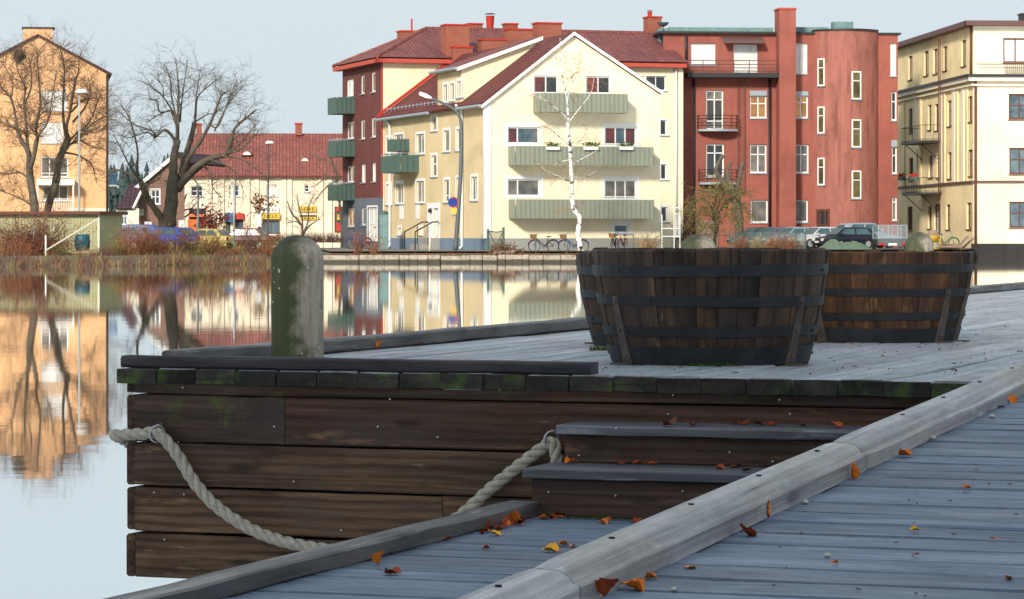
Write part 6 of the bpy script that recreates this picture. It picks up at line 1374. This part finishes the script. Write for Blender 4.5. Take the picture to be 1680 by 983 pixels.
mb = MB(); mb.tube([W(801,379,D), W(814,381,D), W(826,379,D)], .03, 5); mb.tube([W(801,405,D), W(826,405,D)], .03, 5); mb.tube([W(802,380,D), W(814,404,D)], .025, 5); mb.tube([W(825,380,D), W(814,404,D)], .025, 5); mb.build('brace', M['teal_metal'], gt)
mb = MB()
for k in range(26): x = 801+25*k/25; mb.tube([W(x,380,D+.03), W(x,411,D+.03)], .008, 3, False)
for k in range(18): y = 381+30*k/17; mb.tube([W(801,y,D+.04), W(826,y,D+.04)], .008, 3, False)
mb.build('mesh', M['green_metal'], gt)
wg = root('garden_gate', 'white tubular lattice gate beside the cream gable', 'gate', W(1100, 405, 176)); mb = MB(); D = 176
for x, y0, y1 in ((1086,352,408),(1106,338,408),(1115.5,338,408)): mb.tube([W(x,y0,D), W(x,y1,D)], .03, 5)
for y, x0, x1 in ((341,1104,1118),(351,1106,1116),(375,1085,1116),(388,1085,1116)): mb.tube([W(x0,y,D), W(x1,y,D)], .03, 5)
for x in (1108,1110.5,1113): mb.tube([W(x,351,D), W(x,390,D)], .02, 4)
mb.build('bars', M['white'], wg)
fn = root('yard_fence', 'low green wire mesh fence along the yard before the parked cars', 'fence', W(1260, 408, 173)); D = 173
for x in (1196,1222,1250,1278,1306,1322): mb = MB(); mb.tube([W(x,411,D), W(x,379,D)], .035, 6); mb.build('post', M['teal_metal'], fn)
mb = MB()
for k in range(100): x = 1196+126*k/99; mb.tube([W(x,382,D+.04), W(x,410,D+.04)], .012, 3, False)
for k in range(16): y = 382+28*k/15; mb.tube([W(1196,y,D+.06), W(1322,y,D+.06)], .012, 3, False)
mb.build('wire_mesh', M['copper'], fn)

# ------------------------------------------------------------------ shed, barrel, yard clutter
t = NT('pale_green_boards'); co = t.coords('UV', False); f_ = t.noise(co, 2, 4); M['shed'] = t.done(t.ramp(f_, [(.3,(.34,.33,.19)),(.7,(.46,.44,.27))]), .85)
FSH = pxfac(-60, 157, 163, 155); sh = root('shed', 'long low pale green boarded shed with flat brown roof', 'shed', FSH.w(4, GZ, -2)); zt_ = FSH.sz(100, 352)[1]
n = int(FSH.L/.17); mes = plank_mesh(zt_-GZ+.2, .155, .025, M['shed'], .004, 1, .001)
for k in range(n): piece('board', sh, mes, FSH.w(.085+k*FSH.L/n, (zt_+GZ-.2)/2, .013), Z, FSH.e, -FSH.n)
mb = MB(); mb.box8([FSH.w(0,GZ-.3,-3), FSH.w(0,GZ-.3,-.002), FSH.w(FSH.L,GZ-.3,-.002), FSH.w(FSH.L,GZ-.3,-3), FSH.w(0,zt_,-3), FSH.w(0,zt_,-.002), FSH.w(FSH.L,zt_,-.002), FSH.w(FSH.L,zt_,-3)]); mb.build('body', M['shed'], sh)
fsolid(FSH, sh, FSH.L-.06, FSH.L+.03, GZ-.2, zt_, .028, .06, 'cream_trim', 'corner_board'); fsolid(FSH, sh, -.3, FSH.L+.2, zt_+.003, zt_+.16, -3.3, .4, 'brown_frame', 'roof')
c = W(135, 410, 151); br = root('rain_barrel', 'teal plastic rain barrel standing before the pale green shed', 'barrel', c); mb = MB(); mb.lathe([(.01,0),(.30,0),(.37,.2),(.39,.45),(.36,.72),(.33,.8),(.01,.8)], c-Z*.05, 20); M['teal'] = plain('teal_plastic', (.02,.11,.15), .45); mb.build('body', M['teal'], br, True); mb = MB(); mb.torus(c+Z*.75, .34, .02, Vector((1,0,0)), Vector((0,1,0)), 20, 5); mb.build('rim', M['teal'], br)
# trailer with mesh cage
D = 176; tr = root('trailer', 'grey car trailer with tall mesh cage parked in the yard', 'trailer', W(1465, 409, D)); a, b = W(1441,0,D).x, W(1488,0,D).x; z0, z1, z2 = W(0,403,D).z, W(0,392,D).z, W(0,370,D).z
mb = MB(); mb.box(((a+b)/2, D+1.3, (z0+z1)/2), (b-a, 2.6, z1-z0)); mb.build('bed', M['lamp_grey'], tr)
mb = MB()
for x in (a, a+(b-a)*.35, a+(b-a)*.68, b): mb.tube([(x,D,z1), (x,D,z2)], .03, 5); mb.tube([(x,D+2.6,z1), (x,D+2.6,z2)], .03, 5)
for y in (D, D+2.6): mb.tube([(a,y,z2), (b,y,z2)], .03, 5); mb.tube([(a,y,z1+.05), (b,y,z1+.05)], .03, 5)
for x in (a, b): mb.tube([(x,D,z2), (x,D+2.6,z2)], .03, 5)
mb.build('cage_frame', M['zinc'], tr); mb = MB()
for k in range(30): x = a+(b-a)*k/29; mb.tube([(x,D+.02,z1), (x,D+.02,z2)], .006, 3, False); mb.tube([(x,D+2.58,z1), (x,D+2.58,z2)], .006, 3, False)
for k in range(16): z = z1+(z2-z1)*k/15; mb.tube([(a,D+.02,z), (b,D+.02,z)], .006, 3, False); mb.tube([(a,D,z), (a,D+2.6,z)], .006, 3, False)
mb.build('cage_mesh', M['zinc'], tr)
for x, mt, w in ((a+.2,'tail',.28),(b-.2,'tail',.2)): mb = MB(); mb.box((x,D-.03,z0+.08), (w,.05,.14)); mb.build('tail_light', M[mt], tr)
mb = MB(); mb.box(((a+b)/2,D-.03,z0+.07), (.5,.03,.12)); mb.build('number_plate', M['plate'], tr)
for x in (a-.1, b+.1): mb = MB(); mb.tube([(x-.08,D+1.3,.63+.28), (x+.08,D+1.3,.63+.28)], .28, 16); mb.build('wheel', M['tyre'], tr)
# tarpaulin heap
mb = MB(); nx, ny = 40, 18; c0 = W(1342, 0, 173); c1 = W(1432, 0, 173); vs_ = []
for i in range(nx+1):
    for j in range(ny+1):
        u_, v_ = i/nx, j/ny; x = c0.x+(c1.x-c0.x)*u_; y = 172.2+2.2*v_; e_ = max(0, min(1, 4*u_, 5*(1-u_)))*max(0, math.sin(math.pi*v_))
        hh = (.62-.38*u_)*e_*(1+.5*mnoise.noise(Vector((x*1.3,y*1.3,0))))+.12*e_*abs(mnoise.noise(Vector((x*3.5,y*3.5,2))))*2; vs_.append((x+.1*mnoise.noise(Vector((x*2,y*2,5))), y, .63+max(0,hh)+.01))
fs = [(i*(ny+1)+j, (i+1)*(ny+1)+j, (i+1)*(ny+1)+j+1, i*(ny+1)+j+1) for i in range(nx) for j in range(ny)]; mb.raw(vs_, fs)
tag(mb.build('tarpaulin', M['tarp'], None, base=W(1385,409,173)), 'crumpled green tarpaulin heap lying before the black hatchback', 'tarpaulin')
# cement mixer
cm_ = root('cement_mixer', 'yellow cement mixer with grey drum top beside the ochre wall', 'cement mixer', W(1530, 408, 175)); D = 175; M['mixer'] = plain('yellow_paint', (.55,.33,.03), .5, 0, .2, 5)
c = W(1531, 388, D); mb = MB(); mb.lathe([(.05,-.36),(.26,-.3),(.36,-.05),(.36,.04)], c, 18); mb.build('drum', M['mixer'], cm_, True); mb = MB(); mb.lathe([(.355,.05),(.34,.14),(.24,.34),(.20,.36),(.05,.33)], c, 18); mb.build('drum_top', M['timber'], cm_, True)
mb = MB(); 
for x in (-.42,.42): mb.tube([c+Vector((x,.3,-.75)), c+Vector((x*.95,0,0))], .035, 6); mb.tube([c+Vector((x,-.4,-.75)), c+Vector((x*.95,0,0))], .035, 6)
mb.tube([c+Vector((-.42,-.4,-.7)), c+Vector((.42,-.4,-.7))], .03, 6); mb.tube([c+Vector((-.45,0,0)), c+Vector((-.75,0,.05)), c+Vector((-.95,0,-.08))], .03, 6); mb.build('frame', M['mixer'], cm_)
for k, (x0, y0, x1, y1) in enumerate(((1572,406,1588,388),(1579,408,1597,391))):
    mb = MB(); D = 174+k*.5; p, q = W(x0,y0,D), W(x1,y1,D+.5); d = (q-p).normalized(); nrm = d.cross(Vector((0,1,0))).normalized(); mb.box((p+q)/2, ((q-p).length, .9, .05), d, Vector((0,1,0)), nrm)
    tag(mb.build('board', M['timber'], None, base=p), 'brown board leaning on the ochre building corner', 'board', 'boards leaning at the ochre corner')
for k in range(6):
    me = plank_mesh(1.4, .22, .05, M['timber'], .005, 2, .004, k); o = piece('plank', None, me, W(1558+rnd.uniform(-4,8), 0, 173.5).xy.to_3d()+Z*(.66+k*.055)+Vector((0,rnd.uniform(-.2,.2),0)), Vector((math.cos(.2*k-.5), math.sin(.2*k-.5), 0)), Vector((-math.sin(.2*k-.5), math.cos(.2*k-.5), 0)), Z)
    tag(o, 'loose plank in the low timber pile before the ochre wall', 'plank', 'planks in the timber pile')
